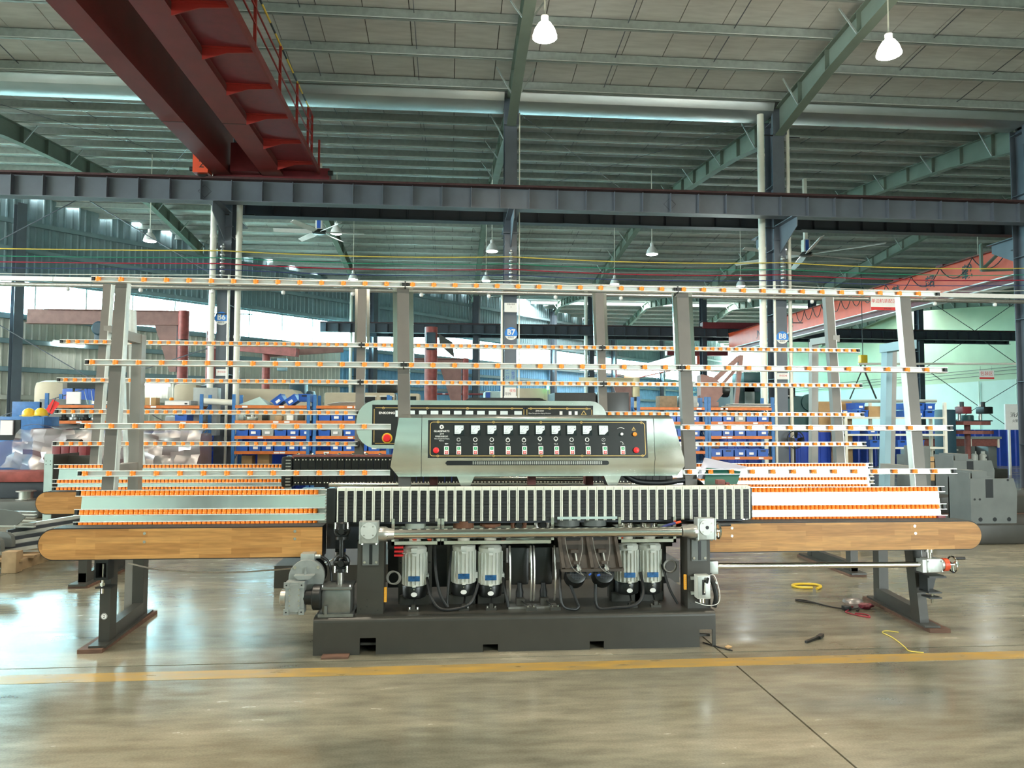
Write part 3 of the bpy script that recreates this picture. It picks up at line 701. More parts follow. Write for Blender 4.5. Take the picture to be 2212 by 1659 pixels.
tb = MB().cyl((-.36, 4.945, .76), (1.56, 4.945, .758), .032, n=28).build('cross_tube', M['chrome'], mc)
for a, s in ((-.459, 1), (1.668, -1)):
    MB().lathe([(.046, 0), (.048, .008), (.048, .045), (.040, .060), (.036, .095), (.034, .10)] if s > 0 else [(.034, -.10), (.036, -.095), (.040, -.060), (.048, -.045), (.048, -.008), (.046, 0)], (a, 4.945, .76), 'x', 28).build('tube_flange', M['steel_tube'], tb)
handwheel(mc, 1.832, 4.975, .755, .05)
# conveyor of rubber pads
PIT = .0607; NP = 47; X0P = -.752
pad = MB(); pad.box(-.029, .029, .012, .03, .822, 1.052); pad.box(-.029, .029, -.002, .012, 1.030, 1.052)
for s in (-1, 1): pad.box(s*.029, s*.0205, -.002, .012, .822, 1.030)
pad.box(-.029, .029, .03, .06, 1.034, 1.052)
for i in range(5): pad.box(-.026+i*.0115, -.019+i*.0115, -.004, -.002, 1.034, 1.050)
PAD = pad.mesh('pad_holder', M['white_plastic'])
rub = MB(); zz = .823
for i in range(9):
    rub.box(-.0185, .0185, -.006, .010, zz+.0012, zz+.0212); zz += .0226
rub.box(-.0185, .0185, .003, .011, .823, 1.028)
RUB = rub.mesh('rubber_pad', M['black'])
for i in range(NP):
    o = inst('pad_holder', PAD, mc, (X0P + .03 + i*PIT, 5.07, 0)); o2 = bpy.data.objects.new('rubber_pad', RUB); COL.objects.link(o2); o2.parent = o; WL[o2.name] = Vector((0,0,0))
MB().box(-.79, 2.07, 5.135, 5.22, .80, 1.03).build('conveyor_beam', M['steel_dark'], mc)
MB().cbox(-.825, -.76, 5.085, 5.21, .81, 1.045, .012).build('chain_turn', M['black_metal'], mc); MB().cbox(2.09, 2.125, 5.085, 5.21, .82, 1.04, .012).build('chain_turn', M['black_metal'], mc)
mb = MB()
for i in range(10): mb.box(-.832, -.815, 5.09, 5.16, .83+i*.0215, .841+i*.0215)
mb.build('chain_link_row', M['steel_tube'], mc)
MB().box(-.85, 2.1, 5.33, 5.40, .755, .80).build('lower_guide', M['black_metal'], mc)
MB().box(-.86, -.55, 5.35, 5.45, .60, .78).build('drive_beam', M['steel_dark'], mc)
MB().box(-.70, 1.75, 5.52, 5.62, .62, .80).build('rear_beam', M['black_metal'], mc)
for xa, xb in ((-.44, .39), (1.16, 1.61)): MB().box(xa, xb, 5.46, 5.47, .30, .66).build('shade_plate', M['black_metal'], mc)  # added black plates standing in for the shade behind the motors
MB().box(-.43, 1.61, 5.30, 5.34, .60, .66).build('cross_rail', M['black_metal'], mc)
MB().box(-.78, 2.05, 5.36, 5.46, .82, 1.03).build('rear_conveyor', M['black_metal'], mc)
# control cabinet
PRF = [(5.62,1.11),(5.62,1.548),(5.35,1.548),(5.285,1.522),(5.245,1.235),(5.268,1.178),(5.266,1.110)]
xl = [-.355,-.345,-.345,-.36,-.405,-.415,-.36]; xr = [1.635,1.605,1.605,1.615,1.685,1.695,1.64]
def loft(xa, xb):
    n = len(PRF); mb = MB()
    mb.add([(xa[i], p[0], p[1]) for i, p in enumerate(PRF)] + [(xb[i], p[0], p[1]) for i, p in enumerate(PRF)],
           [tuple(range(n)), tuple(range(2*n-1, n-1, -1))] + [(i, n+i, n+(i+1) % n, (i+1) % n) for i in range(n)])
    return mb
cab = loft([-.198]*7, [1.470]*7).flat().build('control_cabinet', M['stainless'], mc)
loft(xl, [-.2015]*7).flat().build('cabinet_end', M['stainless'], cab); loft([1.4735]*7, xr).flat().build('cabinet_end', M['stainless'], cab)
PRc = PRF; PRF = [(y+(.006 if y < 5.5 else -.006), z+(.006 if z < 1.2 else -.006)) for y, z in PRc]
loft([-.21]*7, [1.48]*7).build('cabinet_core', M['dark_void'], cab); PRF = PRc
TILT = -math.atan2(.04, .287)
def fpt(px, py, out=0.0):
    x = -.154 + (px-925)*.003324; z = 1.505 - (py-908)*.003345
    return (x, 5.245 + (z-1.235)*.04/.287 - out, z)
def onface(mb, name, m, px, py, out=0.0, parent=None):
    o = mb.build(name, m, parent or cab, fpt(px, py, out)); o.rotation_euler = (TILT, 0, 0); return o
def ftext(body, size, m, px, py, sx=1.0, bold=0.0):
    t = text(body, size, m, cab, fpt(px, py, .0045), (math.radians(90)+TILT, 0, 0), depth=.0004, sx=sx, bold=bold)
    return t
W_, H_ = 1.574, .268
onface(MB().box(-W_/2, W_/2, -.003, .001, -H_/2, H_/2), 'control_panel', M['panel_black'], 1161.5, 947.3)
bd = MB(); w2, h2, rr = W_/2-.016, H_/2-.014, .02
pts = []
for cx, cz, a0 in ((w2-rr, h2-rr, 0), (-w2+rr, h2-rr, 90), (-w2+rr, -h2+rr, 180), (w2-rr, -h2+rr, 270)):
    for i in range(6):
        t = math.radians(a0 + 18*i); pts.append((cx+rr*math.cos(t), -.004, cz+rr*math.sin(t)))
pts.append(pts[0])
for a, c in zip(pts, pts[1:]): bd.bar(a, c, .0016, .0042, (0, 0, 1) if abs(a[2]-c[2]) < abs(a[0]-c[0]) else (1, 0, 0))
for fx in (-.93, -.42, .02, .40, .97):
    for s in (-1, 1): bd.torus((fx*w2, -.004, s*h2), 'y', .0075, .0014, 14, 5)
onface(bd, 'gold_border', M['gold'], 1161.5, 947.3)
MH = MB().box(-.037, .037, -.010, 0, -.037, .037).mesh('meter_housing', M['meter_dark'])
cv = [(-.030,-.028),(.004,-.028)] + [(.004+.026*math.sin(t)**1.0*.55+.0, -.028+.022*(1-math.cos(t))) for t in (.4,.8,1.2,1.57)] + [(.026,-.004),(.033,.004),(.033,.032),(-.030,.032)]
MF = MB().prism(cv, 'y', -.0112, -.0098)
for i in range(7):
    t = math.radians(100+i*12); MF.mi(1); MF.bar((.03+.052*math.cos(t), -.0115, -.022+.052*math.sin(t)), (.03+.046*math.cos(t), -.0115, -.022+.046*math.sin(t)), .0006, .0012)
MF.bar((-.029, -.0115, -.018), (.0, -.0115, -.018), .0006, .0012); MF.bar((.018, -.0115, .012), (.028, -.0115, .012), .0006, .004)
MFm = MF.mesh('meter_face', [M['meter'], M['meter_dark']])
VF = MB().prism([(-.032,-.032),(.008,-.032),(.033,-.008),(.033,.033),(-.032,.033)], 'y', -.0112, -.0098).mi(1)
for i in range(6):
    t = math.radians(96+i*15); VF.bar((.025+.05*math.cos(t), -.0115, -.022+.05*math.sin(t)), (.025+.044*math.cos(t), -.0115, -.022+.044*math.sin(t)), .0006, .0012)
VFm = VF.mesh('meter_face', [M['meter'], M['meter_dark']])
for i, px in enumerate((990,1025,1060,1095,1129.5,1164,1198,1232,1266,1302)):
    a = inst('meter_housing', MH, cab, fpt(px, 928.5, .002)); a.rotation_euler = (TILT,0,0)
    a = inst('meter_face', VFm if i == 9 else MFm, cab, fpt(px, 928.5, .002)); a.rotation_euler = (TILT,0,0)
SW = MB().cbox(-.0165, .0165, -.014, 0, -.029, .029, .002).mesh('switch', M['print_white'])
SG = MB().box(-.0105, .0105, -.018, -.013, .004, .023).mesh('green_key', M['green_btn'])
SI = MB().box(-.0018, .0018, -.0186, -.0178, .009, .018).mesh('key_mark', M['print_white'])
SR = MB().box(-.0105, .0105, -.018, -.013, -.026, -.007).mesh('red_key', M['print_red'])
SO = MB().torus((0, -.0182, -.0165), 'y', .0048, .0014, 14, 5).mesh('key_ring', M['print_white'])
for px in (964,990,1025,1060,1095,1130,1165,1199,1233,1267.5,1304,1343):
    for me, nm in ((SW,'switch'),(SG,'green_key'),(SR,'red_key'),(SI,'key_mark'),(SO,'key_ring')):
        a = inst(nm, me, cab, fpt(px, 971.3, .002)); a.rotation_euler = (TILT,0,0)
for px, py, r, m in ((942.3,971.5,.0215,'red_btn'),(1372.5,971.2,.0215,'red_btn'),(1370.5,937.2,.0155,'orange_btn'),(1342,936.8,.010,'print_white')):
    onface(MB().lathe([(r*.7, -.020), (r*.95, -.017), (r, -.010), (r*.8, 0)], (0,0,0), 'y', 24), 'push_button' if r > .012 else 'speed_knob', M[m], px, py, .002)
onface(MB().lathe([(.014, -.006), (.015, 0)], (0,0,0), 'y', 20), 'knob_base', M['meter_dark'], 1340, 937.5, .002)
RG = MB().torus((0, -.002, 0), 'y', .013, .0026, 22, 6).mesh('wheel_symbol', M['print_white'])
RT = MB().torus((0, -.002, 0), 'y', .013, .0008, 22, 5).torus((0, -.002, 0), 'y', .009, .0008, 22, 5).mesh('wheel_symbol', M['print_white'])
for i, px in enumerate((989.5,1025,1060,1094.5,1129,1163.5,1198,1232,1266)):
    dy = (0,0,0,1,1,-2,-2,0,0)[i]
    a = inst('wheel_symbol', RT if i == 0 else RG, cab, fpt(px, 948.5+dy, .003)); a.rotation_euler = (TILT,0,0)
    if dy: onface(MB().torus((0, -.002, .012*(1 if dy > 0 else -1)), 'y', .007, .0008, 16, 5), 'wheel_symbol', M['print_white'], px, 948.5+dy, .003)
    ftext('No.%d' % (9-i), .013, M['print_white'], px, 957.5)
lg = MB()
for i in range(10):
    t = 2*math.pi*i/10; lg.bar((.0065*math.cos(t), -.001, .0065*math.sin(t)), (.016*math.cos(t+.5), -.001, .016*math.sin(t+.5)), .001, .0052, (math.sin(t), 0, -math.cos(t)))
lg.torus((0, -.001, 0), 'y', .0085, .0022, 18, 5); onface(lg, 'round_emblem', M['print_white'], 953.5, 922, .003)
ftext('GLASSPARTS', .0185, M['print_white'], 953.5, 931, 1.05, .0004); ftext('ZM9', .0155, M['print_white'], 954, 936.8)
ftext('玻璃直线磨边机', .013, M['print_white'], 953.5, 942); ftext('Glass Straight-line Edging', .0105, M['print_white'], 954, 946.7); ftext('Machine', .0105, M['print_white'], 953.5, 951)
arw = lambda s: MB().prism([(-s*.012,.0022),(s*.002,.0022),(s*.002,.006),(s*.013,0),(s*.002,-.006),(s*.002,-.0022),(-s*.012,-.0022)], 'y', -.001, 0)
onface(arw(-1), 'arrow_mark', M['print_white'], 964, 957.3, .0035); onface(arw(1), 'arrow_mark', M['print_white'], 1302, 957, .0035)
hx = MB()
for i in range(6):
    a, c = math.radians(60*i+30), math.radians(60*i+90); hx.bar((.014*math.cos(a), -.001, .0115*math.sin(a)), (.014*math.cos(c), -.001, .0115*math.sin(c)), .001, .0018)
onface(hx, 'hexagon_mark', M['print_white'], 1302, 948.5, .003); ftext('V', .013, M['print_white'], 1302, 948.5)
ar = MB(); 
for i in range(8):
    a, c = math.radians(50+10*i), math.radians(60+10*i); w = .0012+.0006*(7-i)*.9
    ar.bar((.040*math.cos(a), -.001, .040*math.sin(a)-.033), (.040*math.cos(c), -.001, .040*math.sin(c)-.033), .001, w, (0,0,1))
onface(ar, 'speed_arc', M['print_white'], 1340.5, 924.5, .003)
tr = MB()
for a, c in (((-.013,-.011),(.013,-.011)),((.013,-.011),(0,.013)),((0,.013),(-.013,-.011))): tr.bar((a[0],-.001,a[1]),(c[0],-.001,c[1]), .001, .003)
tr.bar((0,-.001,-.002),(0,-.001,.006),.001,.004,(1,0,0)); tr.bar((0,-.001,-.0075),(0,-.001,-.005),.001,.003,(1,0,0)); onface(tr, 'warning_mark', M['gold'], 1369, 925, .003)
tp = MB().tube([(-.012,-.001,.006),(-.002,-.001,.007),(.006,-.001,.003),(.009,-.001,-.006)], .0016, 5).tube([(.002,-.001,-.013),(.006,-.001,-.009),(.012,-.001,-.009),(.015,-.001,-.013)], .001, 5); onface(tp, 'coolant_mark', M['print_white'], 1342, 955, .003)
MB().prism([(.0,-.0155),(1.14,-.0155)] + [(1.14+.0155*math.cos(t), .0155*math.sin(t)) for t in (-1,-.5,0,.5,1)] + [(1.14,.0155),(0,.0155),(-.012,0)], 'y', 5.2475, 5.26, Matrix.Translation((-.02,0,1.205))).build('chain_slot', M['dark_void'], cab)
mb = MB()
for i in range(60): mb.box(.16+i*.0155, .17+i*.0155, 5.2455, 5.249, 1.195, 1.217)
mb.build('slot_brush', M['steel_tube'], cab)
for xa, xb in ((.05, .175), (1.105, 1.23)):
    MB().prism([(xa, 1.11), (xb, 1.11), (xb-.03, 1.04), (xa+.03, 1.04)], 'y', 5.28, 5.42).build('cabinet_bracket', M['stainless'], cab)
lean_post(mc, 'middle_upright', -.405, -.365, 2.52, 1.0, .088, 5.335); lean_post(mc, 'middle_upright', 1.745, 1.735, 2.53, 1.0, .09, 5.335)
for x0 in (-.437, -.317, 1.713, 1.835): lean_post(mc, 'upright_edge', x0, x0+(.015 if x0 < 0 else -.004), 2.52, 1.93, .032, 5.345, .03, 'chrome')
for k, z in enumerate(ROWS[:2]): rail(mc, -.337, 1.734, z, 5.30, .1585, first=.05)
for z in ROWS[:2]:
    for x in (-.341, 1.738): 
        j = MB().box(-.006, .006, -.014, .024, -.026, .026).build('rail_joint', M['black'], mc, (x, yl(z), z)); j.rotation_euler = (ROT_LEAN,0,0)
ct = MB().cyl((.13, 5.66, 1.062), (1.02, 5.66, 1.055), .018, n=18); ct.lathe([(.03,0),(.03,.04),(.024,.05),(.024,.1)], (.07, 5.66, 1.062), 'x', 18); ct.build('chrome_back_tube', M['chrome'], mc)
for x in (-.12, .62, 1.06): MB().box(x-.03, x+.03, 5.60, 5.70, 1.02, 1.085).build('tube_clamp', M['brick_red'], mc)
MB().tube(smooth([(1.25, 5.34, 1.13), (1.36, 5.36, 1.065), (1.55, 5.38, 1.05), (1.74, 5.40, 1.068), (1.84, 5.41, 1.05), (1.90, 5.42, .99)]), .021, 12).build('corrugated_hose', M['black'], mc)
# ---- grinding motors
fan = MB().lathe([(.060,.292),(.078,.300),(.082,.312),(.083,.372),(.080,.378)], n=28).mesh('fan_cover', M['black_metal'])
bd = MB().lathe([(.074,.376),(.078,.38),(.078,.60),(.081,.605),(.081,.628),(.060,.648),(.045,.652),(.042,.658),(.042,.690),(.036,.692),(.036,.715)], n=32)
for i in range(20):
    t = 2*math.pi*(i+.5)/20
    if math.sin(t) < .35: bd.bar((.082*math.cos(t), .082*math.sin(t), .385), (.082*math.cos(t), .082*math.sin(t), .598), .0035, .011, (math.cos(t), math.sin(t), 0))
bd.box(-.020, .020, -.10, -.06, .618, .640); bd.cbox(-.015, .015, -.098, -.07, .585, .603, .003); bd.cbox(-.012, .012, -.096, -.07, .377, .392, .003)
bd.box(.078, .097, -.03, .03, .41, .45)
BODY = bd.mesh('motor', M['motor_grey'])
npl = MB().box(-.039, .039, -.093, -.086, .418, .452).mesh('nameplate', M['nameplate'])
lab = MB().lathe([(.021,-.087),(.021,-.0835)], (0,0,0), 'y', 20).mesh('white_label', M['print_white'])
def motor(x, y, dz=0.0, s=1.0):
    m_ = inst('motor', BODY, mc, (x, y, dz))
    for me, nm in ((fan,'fan_cover'),(npl,'nameplate')): 
        o = bpy.data.objects.new(nm, me); COL.objects.link(o); o.parent = m_; WL[o.name] = Vector((0,0,0))
    o = bpy.data.objects.new('white_label', lab); COL.objects.link(o); o.parent = m_; o.location = (0, 0, .328); o.scale = (1, 1, .72); WL[o.name] = Vector((0,0,0))
    o = MB().lathe([(.0045,-.087),(.0045,-.083)], (0,0,.362), 'y', 10).build('screw', M['chrome'], m_, (x, y, dz))
    sl = MB(); sl.box(x-.115, x+.115, y+.09, y+.115, .25, .70); sl.box(x-.115, x-.085, y+.05, y+.09, .235, .70); sl.box(x+.085, x+.115, y+.05, y+.09, .235, .70); sl.box(x-.1, x+.1, y+.02, y+.09, .235, .30)
    sl = sl.build('slide_plate', M['grey_machine'], mc)
    for zz in (.30,.42,.52,.64):
        for s_ in (-1, 1): MB().lathe([(.007,-.006),(.007,0)], (x+s_*.1, y+.05, zz), 'y', 8).build('bolt', M['black_metal'], sl)
    f = MB(); f.box(x-.035, x+.035, y-.17, y-.13, .235, .25); f.box(x-.012, x+.012, y-.165, y-.13, .25, .275)
    f = f.build('adjuster_foot', M['grey_machine'], mc)
    for s_ in (-1, 1): MB().cyl((x+s_*.026, y-.152, .25), (x+s_*.026, y-.152, .262), .008, n=8).build('bolt', M['chrome'], f)
    MB().tube([(x, y-.14, .262), (x+.01, y-.05, .30)], .006, 6).build('adjuster_rod', M['black_metal'], f)
for x, dz in ((-.235, 0), (.10, .012), (.284, 0), (1.247, .004), (1.410, .004)): motor(x, 5.19, dz)
# wheels above the motors and their troughs
for x, r, m, z0, z1 in ((-.235,.072,'wheel_green',.765,.800), (.098,.072,'wheel_brown',.762,.812), (.284,.072,'wheel_brown',.772,.790), (1.245,.050,'chrome',.758,.788), (1.408,.062,'chrome',.758,.788)):
    MB().lathe([(r,z0),(r,z1)], (x, 5.20, 0), n=32).lathe([(.035,.70),(.035,z0)], (x, 5.20, 0), n=16).build('grinding_wheel', M[m], mc)
for x in (.485, .65):
    w = MB().torus((x, 5.22, .775), 'y', .042, .016, 28, 8).build('edge_wheel', M['wheel_brown' if x < .6 else 'steel_tube'], mc)
    MB().lathe([(.022,-.03),(.022,.03)], (x, 5.22, .775), 'y', 16).build('wheel_hub', M['black_metal'], w)
def tray(x0, x1, z0=.668, z1=.845):
    t = MB(); t.box(x0, x1, 5.045, 5.06, z0, z0+.026); t.box(x0, x1, 5.045, 5.42, z0, z0+.004); t.box(x0, x1, 5.40, 5.42, z0, z1)
    t.box(x0, x0+.02, 5.045, 5.06, z0, z1); t.box(x1-.02, x1, 5.045, 5.06, z0, z1); t.box(x0, x0+.004, 5.06, 5.42, z0, z1-.08); t.box(x1-.004, x1, 5.06, 5.42, z0, z1-.08)
    return t.build('water_trough', M['stainless'], mc)
tray(-.385, -.06); tray(-.055, .71); tray(1.155, 1.56)
for x in (.82, 1.01): MB().lathe([(.088,.775),(.088,.835)], (x, 5.18, 0), n=30).build('polishing_housing', M['grey_housing'], mc)
MB().box(.735, 1.15, 5.05, 5.09, .832, .848).build('housing_rail', M['mint_machine'], mc)
for i, (x, z) in enumerate(((-.22,.70),(-.12,.70),(.30,.715),(.38,.71),(.45,.72),(.62,.715),(1.20,.70),(1.30,.715))):
    MB().lathe([(.004,-.03),(.009,-.024),(.009,0)], (x, 5.10, z), 'x', 8).build('coolant_nozzle', M['crane_orange'], mc)
MB().tube(smooth([(1.42, 5.10, .72), (1.47, 5.05, .775), (1.55, 5.02, .805)]), .009, 8).build('coolant_hose', M['wire_blue'], mc); MB().cyl((1.55, 5.02, .805), (1.585, 5.01, .815), .008, n=8).build('coolant_nozzle', M['crane_orange'], mc)
# dark ring frames
for x in (.485, .65):
    r = MB()
    for s in (-1, 1): r.tube([(x+s*.072, 5.13+.075*math.cos(t), .46+.19*math.sin(t)) for t in [math.radians(-75+150*i/14)+math.pi for i in range(15)]], .007, 8)
    r.build('ring_frame', M['steel_tube'], mc)
    MB().cbox(x-.066, x+.066, 5.15, 5.32, .37, .63, .02).build('dark_motor', M['black_metal'], mc)
    MB().lathe([(.025,.28),(.027,.33),(.018,.36),(.018,.39)], (x, 5.14, 0), n=14).build('spindle_boot', M['black'], mc)
    MB().box(x-.028, x+.028, 5.08, 5.14, .248, .296).build('spindle_block', M['grey_machine'], mc); MB().box(x-.085, x+.085, 5.05, 5.15, .235, .247).build('foot_plate', M['steel_tube'], mc)
    f = MB().box(x+.03, x+.10, 4.99, 5.03, .235, .255).build('adjuster_foot', M['grey_machine'], mc)
    for d in (.045, .085): MB().cyl((x+d, 5.01, .255), (x+d, 5.01, .266), .008, n=8).build('bolt', M['chrome'], f)
    MB().tube([(x+.01, 5.07, .28), (x+.05, 5.02, .262)], .006, 6).build('adjuster_rod', M['black_metal'], f)
# two tilted chamfer heads
tl = MB(); tl.add([(.735,5.10,.745),(1.13,5.10,.745),(1.165,4.99,.505),(.752,4.99,.505),(.735,5.12,.745),(1.13,5.12,.745),(1.165,5.01,.505),(.752,5.01,.505)], [(0,1,2,3),(7,6,5,4),(0,4,5,1),(1,5,6,2),(2,6,7,3),(3,7,4,0)])
tp_ = M['tilt'] = mat('brown_grey_casting', (.055, .043, .033), .5, var=.15, scale=20)
tl = tl.build('tilting_bracket', tp_, mc)
MB().box(.75, 1.175, 4.965, 5.01, .493, .512).build('bracket_lip', tp_, tl)
for x in (.745, .94, 1.135):
    MB().bar((x, 5.09, .74), (x+.02, 4.975, .515), .022, .03, (0, -1, 0)).build('bracket_rib', tp_, tl)
for x in (.845, 1.035):
    MB().box(x-.05, x+.05, 5.066, 5.085, .690, .706).build('bracket_window', M['dark_void'], tl)
    MB().box(x-.026, x+.026, 5.00, 5.055, .612, .632).build('screw_block', tp_, tl)
    MB().cyl((x+.005, 5.02, .63), (x+.02, 4.97, .505), .007, n=10).cyl((x+.018, 4.975, .525), (x+.028, 4.965, .50), .017, n=12).build('feed_screw', M['steel_tube'], tl)
    MB().bar((x-.012, 4.985, .552), (x+.042, 4.985, .552), .03, .02).build('screw_block', tp_, tl)
    fm = MB().lathe([(.055,-.06),(.068,-.055),(.072,-.04),(.072,.05)], (0,0,0), 'y', 26).build('chamfer_motor', M['black_metal'], mc, (x+.008, 5.03, .455)); fm.rotation_euler = (math.radians(-28), 0, 0)
    gm = MB()
    for i in range(-4, 5):
        k = math.sqrt(max(0, .045**2 - (i*.0105)**2)); gm.bar((-k, -.0625, i*.0105), (k, -.0625, i*.0105), .002, .002); gm.bar((i*.0105, -.0625, -k), (i*.0105, -.0625, k), .002, .002)
    gm = bpy.data.objects.new('fan_grille', gm.mesh('fan_grille', M['steel_dark'])); COL.objects.link(gm); gm.parent = fm; WL[gm.name] = Vector((0,0,0))
    for s in (-1, 1): MB().tube(smooth([(x+s*.06, 5.06, .725), (x+s*.05, 5.0, .62), (x+s*.02, 4.955, .52), (x+.05, 4.94, .475)]), .0022, 6).build('air_hose', M['clear_hose'], tl)
    for s in (-1, 1): MB().ico((x+s*.06, 5.062, .727), .006, 1).build('hose_fitting', M['print_blue'], tl)
MB().cyl((.93, 4.94, .475), (.945, 4.94, .487), .007, n=8).cyl((.985, 4.94, .472), (1.005, 4.94, .478), .007, n=8).build('hose_fitting', M['print_blue'], tl)
# cables
for pts, r in (([(-.15,5.15,.43),(-.12,5.05,.33),(-.06,5.02,.255),(.05,5.02,.25),(.15,5.03,.29),(.20,5.10,.40)], .010), ([(-.10,5.2,.70),(-.09,5.08,.50),(-.06,5.04,.35),(-.01,5.03,.262)], .010), ([(.02,5.2,.66),(.0,5.06,.45),(-.01,5.04,.30),(-.005,5.03,.26)], .008),
               ([(.37,5.16,.42),(.385,5.06,.33),(.40,5.04,.25)], .010), ([(.76,5.1,.48),(.745,5.0,.38),(.76,4.97,.27),(.84,4.97,.245),(.87,4.98,.26)], .010), ([(.80,5.05,.46),(.83,5.0,.36),(.87,4.98,.26)], .010), ([(1.33,5.13,.45),(1.32,5.02,.33),(1.25,4.99,.262),(1.12,4.99,.247),(1.0,5.0,.25),(.99,5.02,.40)], .011),
               ([(1.49,5.15,.5),(1.52,5.08,.35),(1.57,5.05,.25)], .009)):
    MB().tube(smooth(pts), r, 8).build('motor_cable', M['black'], mc)
for c in ((-.375, 5.08, .45), (1.53, 5.10, .50)):
    mb = MB()
    for k in range(3): mb.torus((c[0]+.004*k, c[1]+.006*k, c[2]-.003*k), 'y', .042, .005, 20, 6)
    mb.build('coiled_hose', M['clear_hose'], mc)
tm = MB().box(-.425, -.408, 4.985, 5.0, .31, .405).build('terminal_strip', M['terminal'], mc); t2 = MB().box(1.595, 1.612, 4.985, 5.0, .36, .46).build('terminal_strip', M['terminal'], mc)
for i in range(7):
    for o, x, z in ((tm, -.4165, .317), (t2, 1.6035, .367)): MB().lathe([(.0035,-.002),(.0035,0)], (x, 4.9845, z+i*.0135), 'y', 8).build('terminal_screw', M['gold'], o)
for k in range(3):
    MB().box(-.37, -.31, 5.10, 5.14, .585+k*.027, .597+k*.027).build('valve_handle', M['red_btn'], mc)
# main switch box on the right post
sb = MB().cbox(1.658, 1.748, 4.90, 4.972, .315, .470, .006).build('switch_box', M['motor_grey'], mc)
MB().cbox(1.660, 1.744, 4.893, 4.902, .322, .465, .003).build('box_lid', M['cast_alu'], sb)
for z in (.44, .34): MB().box(1.636, 1.662, 4.965, 4.978, z-.010, z+.010).build('lug', M['cast_alu'], sb)
MB().prism(half_round(-.055, .055, -.013, .013, True, True), 'z', 0, .004, Matrix.Translation((1.703, 4.893, .395)) @ Matrix.Rotation(math.radians(90), 4, 'Y') @ Matrix.Rotation(math.radians(90), 4, 'X')).build('switch_slot', M['black'], sb) if False else MB().cbox(1.688, 1.710, 4.888, 4.895, .345, .445, .003).build('switch_slot', M['black'], sb)
MB().cyl((1.699, 4.885, .36), (1.702, 4.880, .43), .006, n=10).build('switch_lever', M['chrome'], sb); MB().cyl((1.715, 4.88, .425), (1.722, 4.872, .46), .009, n=10).build('lever_grip', M['black'], sb)
MB().cyl((1.70, 4.935, .285), (1.70, 4.935, .315), .022, n=14).build('cable_gland', M['chrome'], sb)
MB().tube(smooth([(1.775, 5.0, .46), (1.79, 4.96, .40), (1.80, 4.94, .32), (1.79, 4.95, .25)]), .016, 10).build('corrugated_conduit', M['black'], mc)
MB().tube(smooth([(1.735, 4.90, .47), (1.77, 4.88, .47), (1.80, 4.87, .36), (1.79, 4.88, .29), (1.72, 4.89, .275), (1.65, 4.93, .29)]), .0022, 6).build('thin_wire', M['print_white'], mc)
gb = MB(); gb.cbox(1.80, 1.87, 5.08, 5.16, .44, .53, .006); gb.box(1.80, 1.83, 5.09, 5.15, .39, .44); gb.box(1.79, 1.86, 5.08, 5.16, .375, .39); gb.build('shaft_gearbox', M['cast_alu'], mc)
# ---- worm drive on the left end
wd = MB(); wd.cbox(-1.045, -.925, 4.90, 4.99, .262, .466, .006); wd.box(-1.02, -.95, 4.893, 4.90, .28, .45)
for x in (-1.05, -.955):
    for z in (.262, .432): wd.box(x, x+.034, 4.885, 4.90, z, z+.036)
wd = wd.build('worm_gearbox', M['worm_grey'], mc)
for x in (-1.033, -.938):
    for z in (.28, .45): MB().lathe([(.005,-.0015),(.005,0)], (x, 4.8845, z), 'y', 10).build('bolt_hole', M['dark_void'], wd)
for z in (.42, .385, .35, .32):
    for x in (-1.014, -.956): MB().lathe([(.005,-.004),(.005,0)], (x, 4.8925, z), 'y', 8).build('bolt', M['chrome'], wd)
MB().lathe([(.04,-.035),(.052,-.03),(.052,0)], (-1.045, 4.945, .36), 'x', 22).build('end_cap', M['steel_tube'], wd)
MB().lathe([(.045,0),(.05,.05),(.075,.055),(.082,.06),(.082,.105),(.07,.11)], (-.93, 4.945, .36), 'x', 26).build('coupling_flange', M['black_metal'], wd)
MB().lathe([(.112,0),(.115,.006),(.115,.020),(.09,.022)], (-.93, 5.0, .475), 'y', 36).build('motor_flange', M['worm_grey'], wd)
MB().lathe([(.095,.02),(.095,.18),(.085,.19)], (-.93, 5.0, .475), 'y', 28).build('drive_motor', M['worm_grey'], wd)
for k in range(9): MB().lathe([(.105,.035+k*.018),(.105,.040+k*.018)], (-.93, 5.0, .475), 'y', 28).build('cooling_fin', M['black_metal'] if k > 3 else M['worm_grey'], wd)
MB().prism([(-1.0,.50),(-.87,.50),(-.90,.475),(-.97,.475)], 'y', 4.93, 5.0).prism([(-.94,.50),(-.93,.545),(-.925,.50)], 'y', 4.97, 5.0).build('reducer_neck', M['worm_grey'], wd)
MB().cbox(-.975, -.885, 5.02, 5.12, .575, .625, .006).build('terminal_box', M['cast_alu'], wd); MB().cyl((-.885, 5.06, .60), (-.85, 5.06, .60), .014, n=12).build('cable_gland', M['cast_alu'], wd)
for s in (-1, 1): MB().lathe([(.011,-.006),(.011,0)], (-.93+s*.075, 4.998, .54), 'y', 10).build('bolt', M['chrome'], wd)
MB().tube(smooth([(-.85,5.06,.60),(-.81,5.06,.575),(-.785,5.06,.52),(-.775,5.05,.44)]), .009, 8).build('motor_cable', M['black'], wd)
dr = MB().cbox(-.825, -.63, 4.93, 5.13, .245, .41, .03); dr.cbox(-.83, -.625, 4.925, 5.135, .405, .425, .008); dr.box(-.84, -.615, 4.92, 5.14, .235, .255); dr.cbox(-.80, -.78, 4.91, 4.93, .25, .31, .006)
dr = dr.build('bevel_gear_case', M['cast_dark'] if 'cast_dark' in M else mat('dark_cast_metal', (.20,.21,.20), .33, .6, var=.15, scale=14), mc)
MB().cyl((-.715, 5.03, .42), (-.715, 5.03, .50), .021, n=18).build('drive_shaft', M['steel_tube'], dr)
